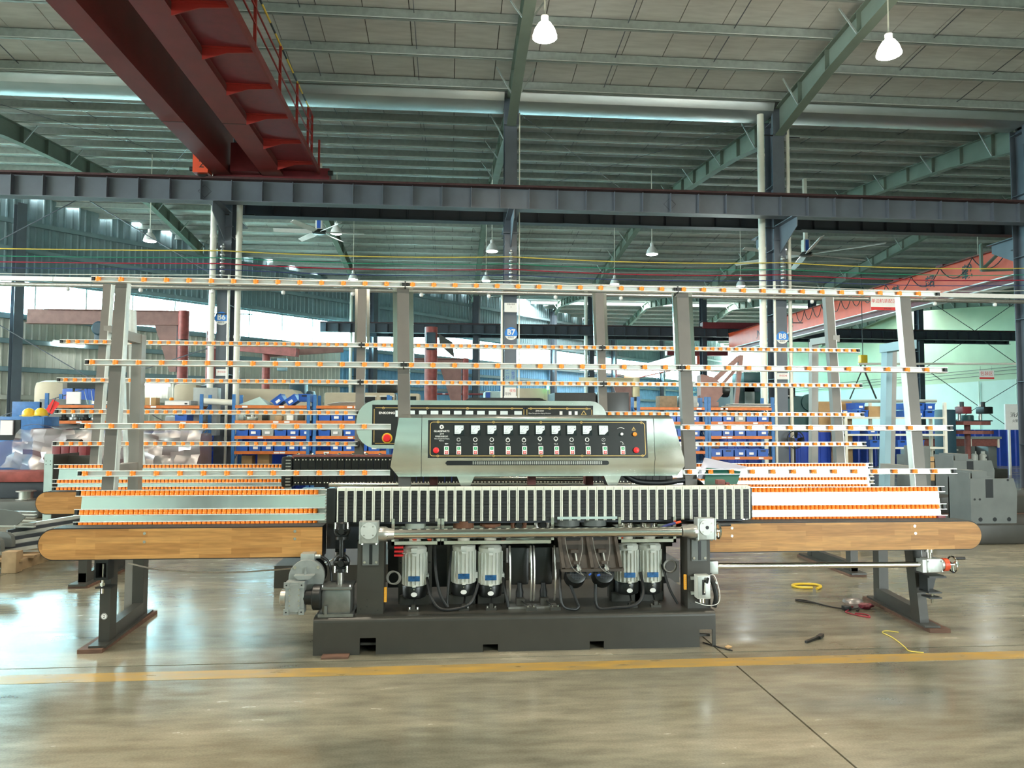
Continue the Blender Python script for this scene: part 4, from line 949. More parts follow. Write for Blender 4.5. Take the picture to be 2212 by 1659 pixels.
for x in (-.815, -.64): MB().cyl((x, 4.935, .425), (x, 4.935, .437), .007, n=8).build('bolt', M['chrome'], dr)
uj = MB()
for z in (.505, .715):
    uj.cyl((-.71, 5.04, z), (-.71, 5.04, z+.02), .042, n=20); uj.torus((-.71, 5.04, z+.06), 'y', .042, .014, 20, 8); uj.cyl((-.71, 4.995, z+.055), (-.71, 5.085, z+.055), .020, n=14); uj.cyl((-.755, 5.04, z+.055), (-.665, 5.04, z+.055), .016, n=12)
uj.cyl((-.71, 5.04, .60), (-.71, 5.04, .735), .018, n=14); uj.cyl((-.71, 5.04, .78), (-.71, 5.04, .82), .035, n=16)
uj = uj.build('universal_joint', M['black_metal'], mc)
for z in (.515, .80):
    for x in (-.75, -.67): MB().cyl((x, 5.01, z-.012), (x, 5.01, z+.03), .007, n=8).build('bolt', M['chrome'], uj)
bh = MB().tube(smooth([(-2.24,5.45,.50),(-2.0,5.42,.455),(-1.6,5.40,.435),(-1.2,5.38,.455),(-.9,5.30,.50),(-.72,5.06,.605)]), .006, 6).build('braided_hose', M['steel_tube']); tag(bh, 'braided grey hose sagging under the left wooden board', 'hose')
for x, m in ((-.80, 'meter_dark'), (-.755, 'print_blue')):
    f = MB().cbox(x-.014, x+.014, 5.44, 5.47, .56, .60, .003).build('filter_head', M[m], mc); MB().lathe([(.010,.50),(.014,.515),(.014,.56)], (x, 5.455, 0), n=12).build('filter_bowl', M['clear_hose'], f)
# papers lying on the front machine
fd = thing('green_folder', 'dark green folder leaning open on the front machine beside the cabinet', 'folder', (1.97, 5.30, 1.05))
MB().add([(1.85,5.30,1.04),(2.10,5.30,1.045),(2.15,5.36,1.135),(1.90,5.38,1.16),(1.85,5.304,1.04),(2.10,5.304,1.045),(2.15,5.364,1.135),(1.90,5.384,1.16)], [(0,1,2,3),(7,6,5,4),(0,4,5,1),(1,5,6,2),(2,6,7,3),(3,7,4,0)]).build('cover', M['folder_green'], fd)
pp = MB(); n = 8
for i in range(n+1):
    t = i/n; b_ = .03*math.sin(t*math.pi)
    pp.v += [(1.81+.28*t, 5.345+b_, 1.085-.04*t), (1.89+.33*t, 5.40+b_, 1.235-.07*t)]
pp.f += [(2*i, 2*i+2, 2*i+3, 2*i+1) for i in range(n)]; pp.m += [0]*n
pp.f += [tuple(reversed(q)) for q in []]
o = pp.build('paper_sheet', M['lavender']); tag(o, 'curled pale lavender sheet of paper sticking up behind the green folder', 'paper')
md = o.modifiers.new('thick', 'SOLIDIFY'); md.thickness = .002
bl = thing('red_clamp_block', 'dark red block lying on the front machine before the green folder', 'block', (1.95, 5.2, 1.05)); MB().cbox(1.91, 1.965, 5.18, 5.24, 1.052, 1.085, .004).build('body', M['brick_red'], bl); MB().box(1.975, 2.0, 5.19, 5.22, 1.052, 1.066).build('tab', M['maroon'], bl)
st = thing('red_tape_wrap', 'dark red taped wrap at the end of the lowest roller row', 'tape', (3.655, 5.29, .785)); MB().cbox(3.625, 3.685, 5.272, 5.292, .77, .808, .006).build('wrap', M['maroon'], st)
# ================================================================ the second edging machine, behind the first
Y2 = 7.20
RW2 = (2.248, 1.878, 1.577, 1.277); DN2 = (1.066, .930, .862)
rl = thing('roller_rack', 'left roller rack of the second machine with narrow rows of orange rollers', 'roller rack', (-2.4, 7.5, 0))
rr_ = thing('roller_rack', 'right roller rack of the second machine, behind the front rack', 'roller rack', (3.0, 7.5, 0))
m2 = thing('glass_edging_machine', 'second glass edging machine with rounded steel cabinet behind the first', 'machine', (.4, 7.4, 0))
for k, z in enumerate(RW2):
    rail(rl, -3.73 + .012*k, -.888, z, Y2, .0845, first=.075, h=.042)
    rail(rr_, 1.545, 4.268 - .010*k, z, Y2, .0845, first=.045, h=.042)
for z in RW2[:2]: rail(m2, -.872, 1.53, z, Y2, .0845, first=.045, h=.042)
for z in RW2:
    for x in (-.88, 1.5375):
        j = MB().box(-.006, .006, -.014, .024, -.026, .026).build('rail_joint', M['black'], m2, (x, yl(z, Y2), z)); j.rotation_euler = (ROT_LEAN,0,0)
for z in DN2:
    rail(rl, -3.66, -1.50, z, Y2, .0345, h=.040, first=.05, as_stuff=True, ends=(True, False)); rail(rr_, 2.15, 4.285, z, Y2, .0345, h=.040, first=.05, as_stuff=True, ends=(False, True))
sheet(rl, -3.63, -1.50, .84, 1.085, Y2, .026); sheet(rr_, 2.15, 4.25, .84, 1.085, Y2, .026)
belt_board(rl, -3.70, -1.55, .657, .850, 7.02, True, False); belt_board(rr_, 2.2, 4.36, .657, .850, 7.02, False, True)
for o, xt, xb, w in ((rl, -3.40, -3.36, .075), (rr_, 3.965, 3.925, .085)):
    lean_post(o, 'front_upright', xt, xb, 2.83, .55, w, Y2+.035, .07, 'upright'); lean_post(o, 'upright_edge', xt+w, xb+w, 2.83, .55, .006, Y2+.034, .07, 'alu')
    MB().bar((xt+.10, 7.98, 2.40), (xb+.09, 7.98, .04), .075, .075, (0,1,0)).build('rear_post', M['frame_grey'], o)
    MB().bar((xt+.08, 7.45, 2.38), (xt+.10, 8.0, 2.40), .07, .07).build('top_arm', M['frame_grey'], o)
for xt, xb in ((-.935, -.92), (1.49, 1.495)):
    lean_post(m2, 'middle_upright', xt, xb, 2.83, .9, .085, Y2+.035, .06, 'upright')
    for d in (-.03, .085): lean_post(m2, 'upright_edge', xt+d, xb+d, 2.83, 2.27, .03, Y2+.045, .03, 'chrome')
for o, xf in ((rl, -3.33), (rr_, 3.93)):
    for y in (7.05, 7.85): MB().box(xf, xf+.075, y, y+.09, .04, .66).build('leg', M['grey_machine'], o)
    MB().box(xf+.005, xf+.07, 7.05, 7.94, .04, .12).build('foot_beam', M['grey_machine'], o); MB().box(xf-.04, xf+.11, 6.96, 8.06, .022, .04).build('foot_plate', M['grey_machine'], o); MB().box(xf-.05, xf+.12, 6.98, 8.08, 0, .022).build('timber_pad', M['timber'], o)
# base, chain of black pads
MB().box(-1.56, 2.15, 6.86, 8.0, .0, .20).build('base', M['grey_machine'], m2)
for x in (-1.25, 1.9): MB().box(x-.1, x+.1, 6.95, 7.05, .2, .88).build('front_post', M['grey_machine'], m2)
MB().box(-1.3, 1.95, 7.3, 7.4, .45, .88).build('rear_beam', M['steel_dark'], m2)
pd = MB().box(-.031, .031, 0, .05, .905, 1.165); pd.mi(1)
for z in (.93, 1.14): pd.lathe([(.006,-.004),(.006,0)], (-.014, 0, z), 'y', 6); pd.lathe([(.006,-.004),(.006,0)], (.014, 0, z), 'y', 6)
PD2 = pd.mesh('rubber_pad', [M['black_metal'], M['white_plastic']])
for i in range(54): inst('rubber_pad', PD2, m2, (-1.40 + i*.066, 6.98, 0))
bt = MB().lathe([(.004,1.165),(.016,1.18),(.016,1.192),(.007,1.2)], n=8).mesh('guide_bolt', M['chrome'])
for i in range(26): inst('guide_bolt', bt, m2, (-1.40 + i*.125, 7.03, 0))
MB().box(-1.45, 2.15, 7.0, 7.1, 1.15, 1.182).build('guide_bar', M['brick_red'], m2)
MB().cbox(-1.545, -1.44, 6.975, 7.18, .885, 1.17, .03).build('chain_turn', M['black_metal'], m2)
mb = MB()
for i in range(9): mb.box(-1.50, -1.455, 6.968, 6.976, .905+i*.028, .918+i*.028)
mb.build('chain_link_row', M['steel_tube'], m2)
MB().cyl((-1.1, 6.93, .915), (2.0, 6.93, .905), .02, n=16).build('cross_tube', M['chrome'], m2)
# rounded stainless cabinet
def cab2(x0, x1, z0, z1, y0, y1, rl_=.20, rr2=.16):
    p = []
    for cx, cz, a0, r in ((x1-rr2, z1-rr2, 0, rr2), (x0+rl_, z1-rl_, 90, rl_), (x0+rl_, z0+rl_, 180, rl_), (x1-.1, z0+.1, 270, .1)):
        for i in range(7):
            t = math.radians(a0+15*i); p.append((cx+r*math.cos(t), cz+r*math.sin(t)))
    return MB().prism(p, 'y', y0, y1)
c2 = cab2(-.895, 1.535, 1.235, 1.700, 7.20, 7.55).build('control_cabinet', M['stainless'], m2)
MB().box(-.745, 1.40, 7.192, 7.204, 1.27, 1.655).build('panel_recess', M['dark_void'], c2)
MB().box(-.735, .725, 7.186, 7.194, 1.275, 1.635).build('control_panel', M['panel_black'], c2); MB().box(.735, 1.395, 7.186, 7.194, 1.275, 1.635).build('control_panel', M['panel_black'], c2)
for xa, xb in ((-.725, .715), (.745, 1.385)):
    g_ = MB()
    for z in (1.285, 1.625): g_.box(xa+.01, xb-.01, 7.1845, 7.187, z-.003, z+.003)
    for x in (xa, xb): g_.box(x-.003, x+.003, 7.1845, 7.187, 1.295, 1.615)
    for t in (.06, .35, .62, .92): g_.torus((xa+(xb-xa)*t, 7.1845, 1.624), 'y', .010, .002, 14, 5)
    g_.build('gold_border', M['gold'], c2)
for i in range(11):
    px = 862 + i*24.9 if i < 10 else 1116.5; x = -.742 + (px-805)*.004497
    MB().box(x-.042, x+.042, 7.178, 7.187, 1.535, 1.605).build('meter_housing', M['meter_dark'], c2); mm = MB().box(x-.038, x+.036, 7.1765, 7.179, 1.54, 1.60).build('meter_face', M['meter'], c2)
text('ENKONG', .030, M['print_white'], c2, (-.605, 7.1845, 1.575), sx=1.2, bold=.0008)
text('ZM10W', .024, M['print_white'], c2, (.87, 7.1845, 1.60)); text('Glass Straight-line Edging Machine', .016, M['print_white'], c2, (.87, 7.1845, 1.578))
MB().lathe([(.05,-.004),(.05,0)], (-.60, 7.185, 1.335), 'y', 24).build('stop_plate', M['yellow'], c2); MB().lathe([(.03,-.03),(.038,-.02),(.03,0)], (-.60, 7.182, 1.335), 'y', 24).build('stop_button', M['red_btn'], c2)
MB().box(-.475, -.425, 7.176, 7.187, 1.30, 1.36).build('red_key', M['print_red'], c2)
MB().torus((-.47, 7.198, 1.245), 'y', .03, .012, 18, 8).build('lock', M['black'], c2)
for x, m in ((1.08,'print_white'),(1.17,'print_white'),(1.23,'print_white')): MB().box(x-.014, x+.014, 7.184, 7.187, 1.565, 1.60).build('symbol', M[m], c2)
tr = MB()
for a, c in (((1.28,1.565),(1.33,1.565)),((1.33,1.565),(1.305,1.605)),((1.305,1.605),(1.28,1.565))): tr.bar((a[0],7.184,a[1]),(c[0],7.184,c[1]), .002, .006)
tr.build('warning_mark', M['gold'], c2)
for i in range(4):
    p = MB().bar((-3.16+i*.03, 7.60+.06*i, .95), (-3.30+i*.032+(.02 if i == 1 else 0), 7.72+.06*i, 2.62 - (.30 if i == 0 else 0) - (.9 if i == 3 else 0)), .026, .05, (0,1,0)).build('aluminium_profile', M['alu'])
    tag(p, ('shorter outer aluminium profile leaning behind left uprights', 'tallest aluminium profile leaning behind left uprights', 'inner tall aluminium profile leaning behind left uprights', 'shortest aluminium profile leaning behind left uprights')[i], 'profile', 'aluminium profiles leaning at the left uprights')
# ================================================================ overhead cranes, lamps, fans, wires
cr = thing('overhead_crane', 'dark red double girder overhead crane with railed walkway, upper left', 'crane', (-4, 10, 6.4))
def girder(x0, x1, z0, z1, m='crane_red'):
    g_ = MB(); g_.box(x0, x1, -3, 15.52, z0, z0+.02); g_.box(x0, x1, -3, 15.52, z1-.02, z1); g_.box(x0+.03, x0+.045, -3, 15.5, z0+.02, z1-.02); g_.box(x1-.045, x1-.03, -3, 15.5, z0+.02, z1-.02)
    return g_.build('girder', M[m], cr)
ga = girder(-4.85, -4.49, 6.50, 7.45); gb = girder(-3.86, -3.43, 6.50, 7.45)
for x0, x1 in ((-4.85, -4.49), (-3.86, -3.43)): MB().box(x0, x1, 12.6, 12.62, 6.493, 6.5).build('splice_seam', M['railrust'], ga if x0 < -4 else gb)
MB().box(-4.45, -3.9, 15.1, 15.3, 6.52, 7.1).build('tie_plate', M['maroon'], cr)
MB().box(-4.85, -2.52, 15.30, 15.55, 6.44, 6.70).build('end_carriage', M['maroon'], cr); MB().box(-5.15, -4.855, 15.0, 15.3, 6.44, 6.82).build('carriage_head', M['crane_orange'], cr)  # shade between the girders put into the carriage's dark red, end block bright
for x in (-5.0, -2.75): MB().lathe([(.11,-.04),(.11,.04)], (x, 15.35 if x > -4 else 15.15, 6.49), 'y', 20).build('wheel', M['black_metal'], cr)
for x in (-5.2, -2.47): MB().cyl((x-.05, 15.15, 6.55), (x+.05, 15.15, 6.55), .05, n=12).build('buffer', M['black'], cr)
text('2', .22, M['print_black'], cr, (-4.98, 14.995, 6.60))
wk = MB().box(-3.43, -2.72, -3, 15.3, 6.62, 6.64).build('walkway', M['maroon'], cr)
MB().box(-2.74, -2.70, -3, 15.3, 6.56, 6.68).build('kick_plate', M['crane_red'], wk)
y = 8.0
while y < 15.4:
    MB().prism([(-3.43, 6.44), (-3.43, 6.62), (-2.72, 6.62), (-2.72, 6.57), (-3.1, 6.55)], 'y', y, y+.02).box(-3.43, -2.72, y-.04, y+.06, 6.605, 6.62).build('bracket', M['crane_red2'], wk); y += 1.12
rl2 = MB().cyl((-2.71, -3, 7.42), (-2.71, 14.0, 7.42), .016, n=8).build('handrail', M['hat_yellow'], cr)
for i in range(14): MB().cyl((-2.71, 3.0+i*.8, 7.42), (-2.71, 3.3+i*.8, 7.42), .0168, n=8).build('black_band', M['black'], rl2)
for z in (6.95, 7.18): MB().box(-2.72, -2.70, -3, 14.0, z-.012, z+.012).build('mid_rail', M['crane_red2'], cr)
for y in (8.6, 10.2, 11.7, 13.0, 14.0, 14.4, 15.2): MB().box(-2.735, -2.695, y-.02, y+.02, 6.62, 7.42 if y < 15 else 7.25).build('rail_post', M['crane_red2'], cr)
for z in (6.85, 7.05, 7.25, 7.42): MB().box(-2.735, -2.695, 14.0, 14.4, z-.012, z+.012).build('gate_bar', M['crane_red2'], cr)
# ---- orange-red crane at right, lettered
c2_ = thing('overhead_crane', 'orange-red crane with black lettering and looped cables, beside column B9', 'crane', (14.5, 27, 5.2))
XG = 14.5
gm = MB().box(XG-.2, XG-.185, 17.2, 37, 5.28, 6.04); gm.box(XG+.185, XG+.2, 17.2, 37, 5.28, 6.04); gm.box(XG-.24, XG+.24, 17.2, 37, 6.02, 6.06)
gm.build('girder', M['crane_orange'], c2_)
MB().box(XG-.26, XG+.26, 17.4, 37, 5.25, 5.28).build('bottom_flange', M['white'], c2_); MB().box(XG-.05, XG+.05, 17.4, 37, 5.08, 5.25).build('lower_web', M['maroon'], c2_); MB().box(XG-.2, XG+.2, 17.4, 37, 5.05, 5.08).build('lower_flange', M['white'], c2_)
MB().box(XG-.16, XG+.26, 16.75, 17.25, 5.75, 6.30).build('end_block', M['grey_housing'], c2_); MB().box(XG-1.6, XG+1.4, 36.9, 37.3, 6.30, 6.62).build('end_carriage', M['maroon'], c2_)
RY = (math.radians(90), 0, math.radians(-90))
for ch, y in (('载', 19.3), ('超', 20.9), ('禁', 22.6), ('严', 24.6), ('安', 30.0)): text(ch, .44, M['print_black'], c2_, (XG-.205, y, 5.66), RY, bold=.008)
text('JNZ 吉尼智能装备', .40, M['print_black'], c2_, (XG-.205, 31.9, 5.62), RY, bold=.006)
yy = 17.6
MB().cyl((XG-.3, 17.2, 6.02), (XG-.3, 36, 6.02), .012, n=6).build('cable_track', M['black'], c2_)
while yy < 29:
    w = 1.35 if yy < 23 else .7
    MB().tube(catenary((XG-.30, yy, 6.0), (XG-.30, yy+w, 6.0), .42, 10), .014, 6).build('cable_loop', M['black'], c2_); yy += w
for y in (20.2, 22.3, 24.5): MB().box(XG-.28, XG-.1, y, y+.3, 6.04, 6.10).build('cable_clip', M['maroon'], c2_)
hb = thing('crane_hoist', 'small green hoist on top of the orange-red crane girder', 'hoist', (14.3, 25.5, 6.1)); MB().cyl((14.0, 25.6, 6.25), (14.9, 25.6, 6.25), .16, n=14).build('drum', M['green_machine'], hb); MB().box(14.2, 14.7, 25.3, 25.9, 6.06, 6.2).build('trolley', M['maroon'], hb)
mp = MB()
for a, b_ in (((13.2,17.3,5.3),(13.2,17.3,5.95)),((13.2,17.3,5.95),(15.1,17.6,6.1)),((15.1,17.6,6.1),(15.1,17.6,5.4)),((13.2,17.3,5.3),(15.3,17.6,5.45)),((13.2,17.3,5.3),(14.0,17.4,6.0))): mp.bar(a, b_, .06, .06)
mp = tag(mp.build('maintenance_platform', M['rafter']), 'grey-green railed service platform hanging beside column B9', 'platform')
c3 = thing('overhead_crane', 'second orange-red crane farther back with white characters, low behind column B8', 'crane', (14.0, 45, 4.6))
MB().box(13.8, 14.1, 40.5, 58, 4.75, 5.6).build('girder', M['crane_orange'], c3); text('金', .5, M['print_white'], c3, (13.79, 50.0, 5.2), RY); text('生', .5, M['print_white'], c3, (13.79, 45.5, 5.2), RY)
MB().box(12.0, 15.5, 40.2, 40.6, 5.2, 5.62).build('end_carriage', M['maroon'], c3)
for i in range(7): MB().tube(catenary((13.7, 41+i*1.1, 4.78), (13.7, 42.1+i*1.1, 4.78), .5, 8), .02, 5).build('cable_loop', M['black'], c3)
hk = thing('crane_hook', 'yellow hook block with sling hanging over the right shelving', 'hook', (13.95, 24, 2.3))
MB().cyl((13.95, 24, 3.75), (13.95, 24, 6.6), .012, n=6).build('rope', M['black'], hk); MB().cbox(13.83, 14.07, 23.9, 24.1, 3.5, 3.78, .03).build('hook_block', M['hat_yellow'], hk); MB().torus((13.95, 24, 3.40), 'y', .08, .025, 16, 6).build('hook', M['black_metal'], hk)
MB().tube([(13.46, 24, 2.28), (13.95, 24, 3.36)], .02, 6).build('sling', M['black'], hk); MB().tube([(14.40, 24, 2.30), (13.95, 24, 3.36)], .028, 6).build('sling', M['black'], hk)
lp = tag(MB().cyl((12.76, 23.9, 2.20), (16.6, 24.1, 2.24), .055, n=14).build('long_pipe', M['pvc']), 'long cream pipe slung horizontally above the right shelving', 'pipe')
# ---- high-bay lamps
def lamp(x, y, z, label, hot, r=.18):
    l = thing('high_bay_lamp', label, 'lamp', (x, y, z), group='high-bay lamps')
    MB().lathe([(r, -.02), (r*1.0, .0), (r*.82, .10), (r*.50, .19), (r*.3, .22)], (x, y, z), n=22).build('shade', M['lamp_cool' if not hot else 'lamp_glow'] if hot else M['white'], l)
    MB().lathe([(r*.85, -.035), (r*.95, -.022)], (x, y, z), n=20).build('diffuser', M['lamp_glow' if hot else 'lamp_cool'], l)
    MB().lathe([(r*.3, .22), (r*.32, .30), (.03, .33)], (x, y, z), n=14).build('ballast', M['white'], l)
    MB().cyl((x, y, z+.33), (x, y, zp(y)), .012, n=6).build('stem', M['pvc'], l)
    d = bpy.data.lights.new('lamp_light', 'SPOT'); d.energy = LAMP_W * (1.0 if hot else .55); d.color = (1.0, .86, .66) if hot else (.92, 1.0, .95); d.spot_size = math.radians(165); d.spot_blend = .6; d.shadow_soft_size = .16
    o = bpy.data.objects.new('lamp_light', d); link(o, l, (x, y, z-.06))
lamp(1.34, 10.5, 7.13, 'glaring warm lamp hanging beside the roof beam above column B7', True)
lamp(6.62, 10.5, 7.11, 'glaring warm lamp hanging near the roof beam above column B8', True)
for x, y, z, t in ((-8.5, 21.5, 6.58, 'dim lamp hanging before the ribbon window, left of column B6'), (1.19, 21.5, 6.50, 'dim lamp just left of column B7, above the red wire'), (5.98, 21.5, 6.52, 'dim lamp about midway between columns B7 and B8, higher of two there'), (-3.55, 23.0, 7.30, 'dim lamp glowing behind the blades of the left fan'), (10.95, 23.6, 7.25, 'dim lamp glowing behind the motor of the right fan'),
                   (-3.67, 28, 6.82, 'dim lamp low over the top rail, left of the middle upright'), (1.33, 28, 6.86, 'dim lamp low over the top rail, left of column B7'), (6.30, 28, 6.83, 'dim lamp low over the top rail between columns B7 and B8'), (11.33, 28, 6.84, 'dim lamp low over the top rail, left of column B8'), (18.2, 24, 6.08, 'dim lamp hanging below the service platform near column B9')):
    lamp(x, y, z, t, False)
for x, y in ((-8.5, 5.0), (-1.6, 5.2), (4.4, 5.2), (10.4, 5.2), (-1.6, .2), (4.4, .2), (-8.0, 0.2), (12.5, 10.5), (-9.5, 10.5)):
    d = bpy.data.lights.new('bay_light', 'SPOT'); d.energy = LAMP_W; d.color = (1.0, .88, .70); d.spot_size = math.radians(165); d.spot_blend = .6; d.shadow_soft_size = .2
    l = thing('high_bay_lamp', 'high bay lamp out of view hanging over the workshop floor', 'lamp', (x, y, 7.13), group='high-bay lamps out of view')
    MB().lathe([(.2, -.02), (.2, 0), (.16, .10), (.1, .19), (.06, .22)], (x, y, 7.13), n=18).build('shade', M['white'], l); MB().lathe([(.17, -.035), (.19, -.022)], (x, y, 7.13), n=18).build('diffuser', M['lamp_glow'], l)
    MB().cyl((x, y, 7.35), (x, y, zp(y)), .012, n=6).build('stem', M['pvc'], l)
    link(bpy.data.objects.new('bay_light', d), l, (x, y, 7.06))
# ---- big ceiling fans (blades at rest)
def bigfan(x, y, z, a0, label, R=2.3, blades=6, tint='white'):
    f = thing('ceiling_fan', label, 'fan', (x, y, z), group='large ceiling fans')
    MB().box(x-.05, x+.05, y-.05, y+.05, z+.35, zp(y)).build('down_rod', M['pvc'], f)
    b = MB().cbox(x-.10, x+.10, y-.10, y+.10, z+.02, z+.42, .02).build('motor', M['pvc'], f); MB().box(x-.055, x+.055, y-.104, y-.10, z+.05, z+.40).build('blue_label', M['print_blue'], b)
    MB().lathe([(.16,-.10),(.2,-.08),(.2,.0),(.12,.03)], (x, y, z), n=22).build('hub', M['black_metal'], f)
    for i in range(blades):
        t = a0 + 2*math.pi*i/blades; T = Matrix.Translation((x, y, z-.04)) @ Matrix.Rotation(t, 4, 'Z') @ Matrix.Rotation(.45, 4, 'X')
        MB().prism([(.15,-.06),(R*.35,-.09),(R,-.07),(R,.07),(R*.35,.09),(.15,.06)], 'z', -.008, .008, T).build('blade', M[tint], f)
bigfan(11.0, 22.0, 6.76, .25, 'large white ceiling fan between column B8 and the orange-red crane'); bigfan(-3.89, 22.0, 7.10, .1, 'large pale ceiling fan right of column B6 under the runway beam', R=1.3)
# ---- conductor wires on column insulators
for k, (z, m, nm) in enumerate(((5.01,'wire_yellow','yellow'), (4.86,'wire_green','green'), (4.74,'wire_red','red'), (4.62,'wire_blue','dark blue'), (4.50,'pvc','thin pale'))):
    w = MB()
    xs = [-16] + BX[1:5]
    for a, b_ in zip(xs, xs[1:]): w.tube(catenary((a, 15.62, z), (b_, 15.62, z), .06, 8), .011 if k in (0, 2) else .008, 5)
    tag(w.build('power_wire', M[m]), '%s overhead power wire strung along the columns, %s from the top' % (nm, ('first','second','third','fourth','fifth')[k]), 'wire', 'overhead power wires')
for k, x in enumerate(BX[1:4]):
    s = thing('insulator_string', 'grey string of insulators on the face of column B%d' % (6+k), 'insulator', (x, 15.7, 4.4))
    for i in range(9): MB().lathe([(.02, 0), (.05, .025), (.05, .05), (.02, .075)], (x, 15.66, 4.38+i*.085), n=12).build('insulator', M['gutter'], s)
    MB().box(x-.015, x+.015, 15.70, 15.79, 4.36, 5.18).build('backing_bar', M['gutter'], s)
# ---- trunking and air pipe along the columns
tk = thing('lighting_trunking', 'white cable trunking running across all the columns', 'trunking', (0, 15.6, 4.3)); x = -20
for a, b_ in zip([-20, -14, -8, -2, 4, 10], [-14, -8, -2, 4, 10, 13.1]): MB().box(a+.004, b_-.004, 15.52, 15.60, 4.295, 4.385).build('trunk_length', M['white'], tk)
ap = thing('air_pipe', 'grey air pipe with small outlets under the white trunking', 'pipe', (0, 15.6, 4.2)); MB().cyl((-20, 15.58, 4.225), (13.1, 15.58, 4.225), .045, n=14).build('tube', M['steel_tube'], ap)
for i in range(19): MB().lathe([(.025,-.12),(.04,-.10),(.04,-.06),(.015,-.04)], (-13.4+i*1.42, 15.55, 4.225), n=10).build('outlet', M['white'], ap)
# ---- round column signs and posters
for k, x in enumerate(BX[1:4]):
    z = (3.62, 3.38, 3.37)[k]; xx = x + (-.03, 0.01, .02)[k]
    s = thing('round_sign', 'round blue and white sign reading B%d on its column' % (6+k), 'sign', (xx, 15.78, z), group='column number signs')
    MB().lathe([(.138,-.004),(.138,0)], (xx, 15.784, z), 'y', 36).build('disc', M['print_white'], s)
    MB().prism([(.138*math.cos(t), .138*math.sin(t)) for t in [math.radians(-22 + 224*i/24) for i in range(25)]], 'y', 15.776, 15.7805, Matrix.Translation((xx, 0, z))).build('blue_field', M['print_blue'] if False else mat('sign_blue_%d' % k, (.02, .22, .72), .4), s)
    text('B%d' % (6+k), .165, M['print_white'], s, (xx, 15.775, z+.025), bold=.004); text('装配区', .045, M['print_black'], s, (xx, 15.7785, z-.085))
def plate(name, x0, x1, z0, z1, y, m, label, cat='poster', lines=()):
    p = thing(name, label, cat, ((x0+x1)/2, y, z0)); MB().box(x0, x1, y-.004, y, z0, z1).build('sheet', M[m], p)
    for body, size, mm, dx, z in lines: text(body, size, M[mm], p, ((x0+x1)/2+dx, y-.0046, z))
    return p
plate('notice_box', 1.14, 1.42, 3.83, 4.03, 15.70, 'white', 'small white notice plate with fine print on column B7', 'notice', (('设备点检表', .035, 'print_black', 0, 4.0), ('7', .05, 'print_black', 0, 3.93)))
ps = plate('slogan_poster', 1.15, 1.40, 2.22, 2.74, 15.75, 'sky_blue', 'pale blue slogan poster with vertical characters on column B7', 'poster', (('一\n分\n整\n理', .085, 'print_blue', .06, 2.56), ('减\n少\n一\n分', .085, 'print_blue', -.06, 2.56)))
plate('slogan_poster', 1.15, 1.40, 2.0, 2.22, 15.75, 'white', 'lower half of slogan poster with red and black characters, column B7', 'poster', (('收拾', .07, 'print_red', .05, 2.15), ('寻找', .07, 'print_black', -.05, 2.08)))
plate('drawing_sheet', 1.14, 1.42, 1.90, 2.04, 15.745, 'white', 'white framed diagram sheet below the slogan on column B7', 'notice', (('平面图', .05, 'print_black', 0, 1.97),))
plate('red_poster', 1.14, 1.42, 1.67, 1.87, 15.745, 'red_btn', 'small red poster at the foot of the papers on column B7', 'poster', (('安全', .10, 'print_white', 0, 1.77),))
plate('notice_card', -4.83, -4.60, 2.42, 2.56, 15.745, 'white', 'white printed card on column B6 above the racks', 'notice', (('责任区域', .045, 'print_red', 0, 2.50),))
plate('notice_card', 7.17, 7.44, 2.44, 2.58, 15.745, 'white', 'white printed card on column B8 above the racks', 'notice', (('责任区域', .045, 'print_red', 0, 2.52),))
hs = plate('hanging_sign', 9.22, 9.82, 3.97, 4.27, 15.5, 'white', 'white and red hanging sign with red characters beside right upright', 'sign', (('单边机装配区', .098, 'print_red', 0, 4.17),))
MB().box(9.22, 9.82, 15.49, 15.496, 3.97, 4.04).build('red_band', M['print_red'], hs); text('ENKONG', .04, M['print_black'], hs, (9.6, 15.489, 4.005))
for x in (9.26, 9.78): MB().cyl((x, 15.505, 4.2), (x, 15.55, 4.30), .004, n=5).build('hanger', M['steel_dark'], hs)
h2 = plate('hanging_sign', 15.1, 15.55, 2.75, 3.0, 20.0, 'white', 'small white and red sign hanging near column B9', 'sign', (('包装区', .13, 'print_red', 0, 2.9),)); MB().box(15.1, 15.55, 19.994, 19.998, 2.75, 2.80).build('red_band', M['print_red'], h2)
for x in (15.15, 15.5): MB().cyl((x, 20.02, 2.99), (x, 20.02, 3.12), .004, n=5).build('hanger', M['steel_dark'], h2)
MB().cyl((11.5, 20.02, 3.15), (22, 20.02, 3.25), .03, n=8).build('carrier_pipe', M['pvc'], h2)
fh = plate('hydrant_board', 15.86, 16.6, 1.34, 2.03, 20.0, 'white', 'white board with grey characters and red edge above the blue dado', 'sign', (('消火栓', .15, 'meter_dark', 0.0, 1.72), ('火警 119', .09, 'meter_dark', 0.0, 1.55))); MB().box(16.35, 16.6, 19.99, 19.998, 1.34, 2.03).build('red_strip', M['print_red'], fh); MB().box(15.95, 16.0, 20.0, 20.05, 0, 1.34).build('leg', M['white'], fh); MB().box(16.5, 16.55, 20.0, 20.05, 0, 1.34).build('leg', M['white'], fh)
MB().box(15.86, 16.6, 20.001, 20.05, 1.30, 2.03).build('backing', M['white'], fh)
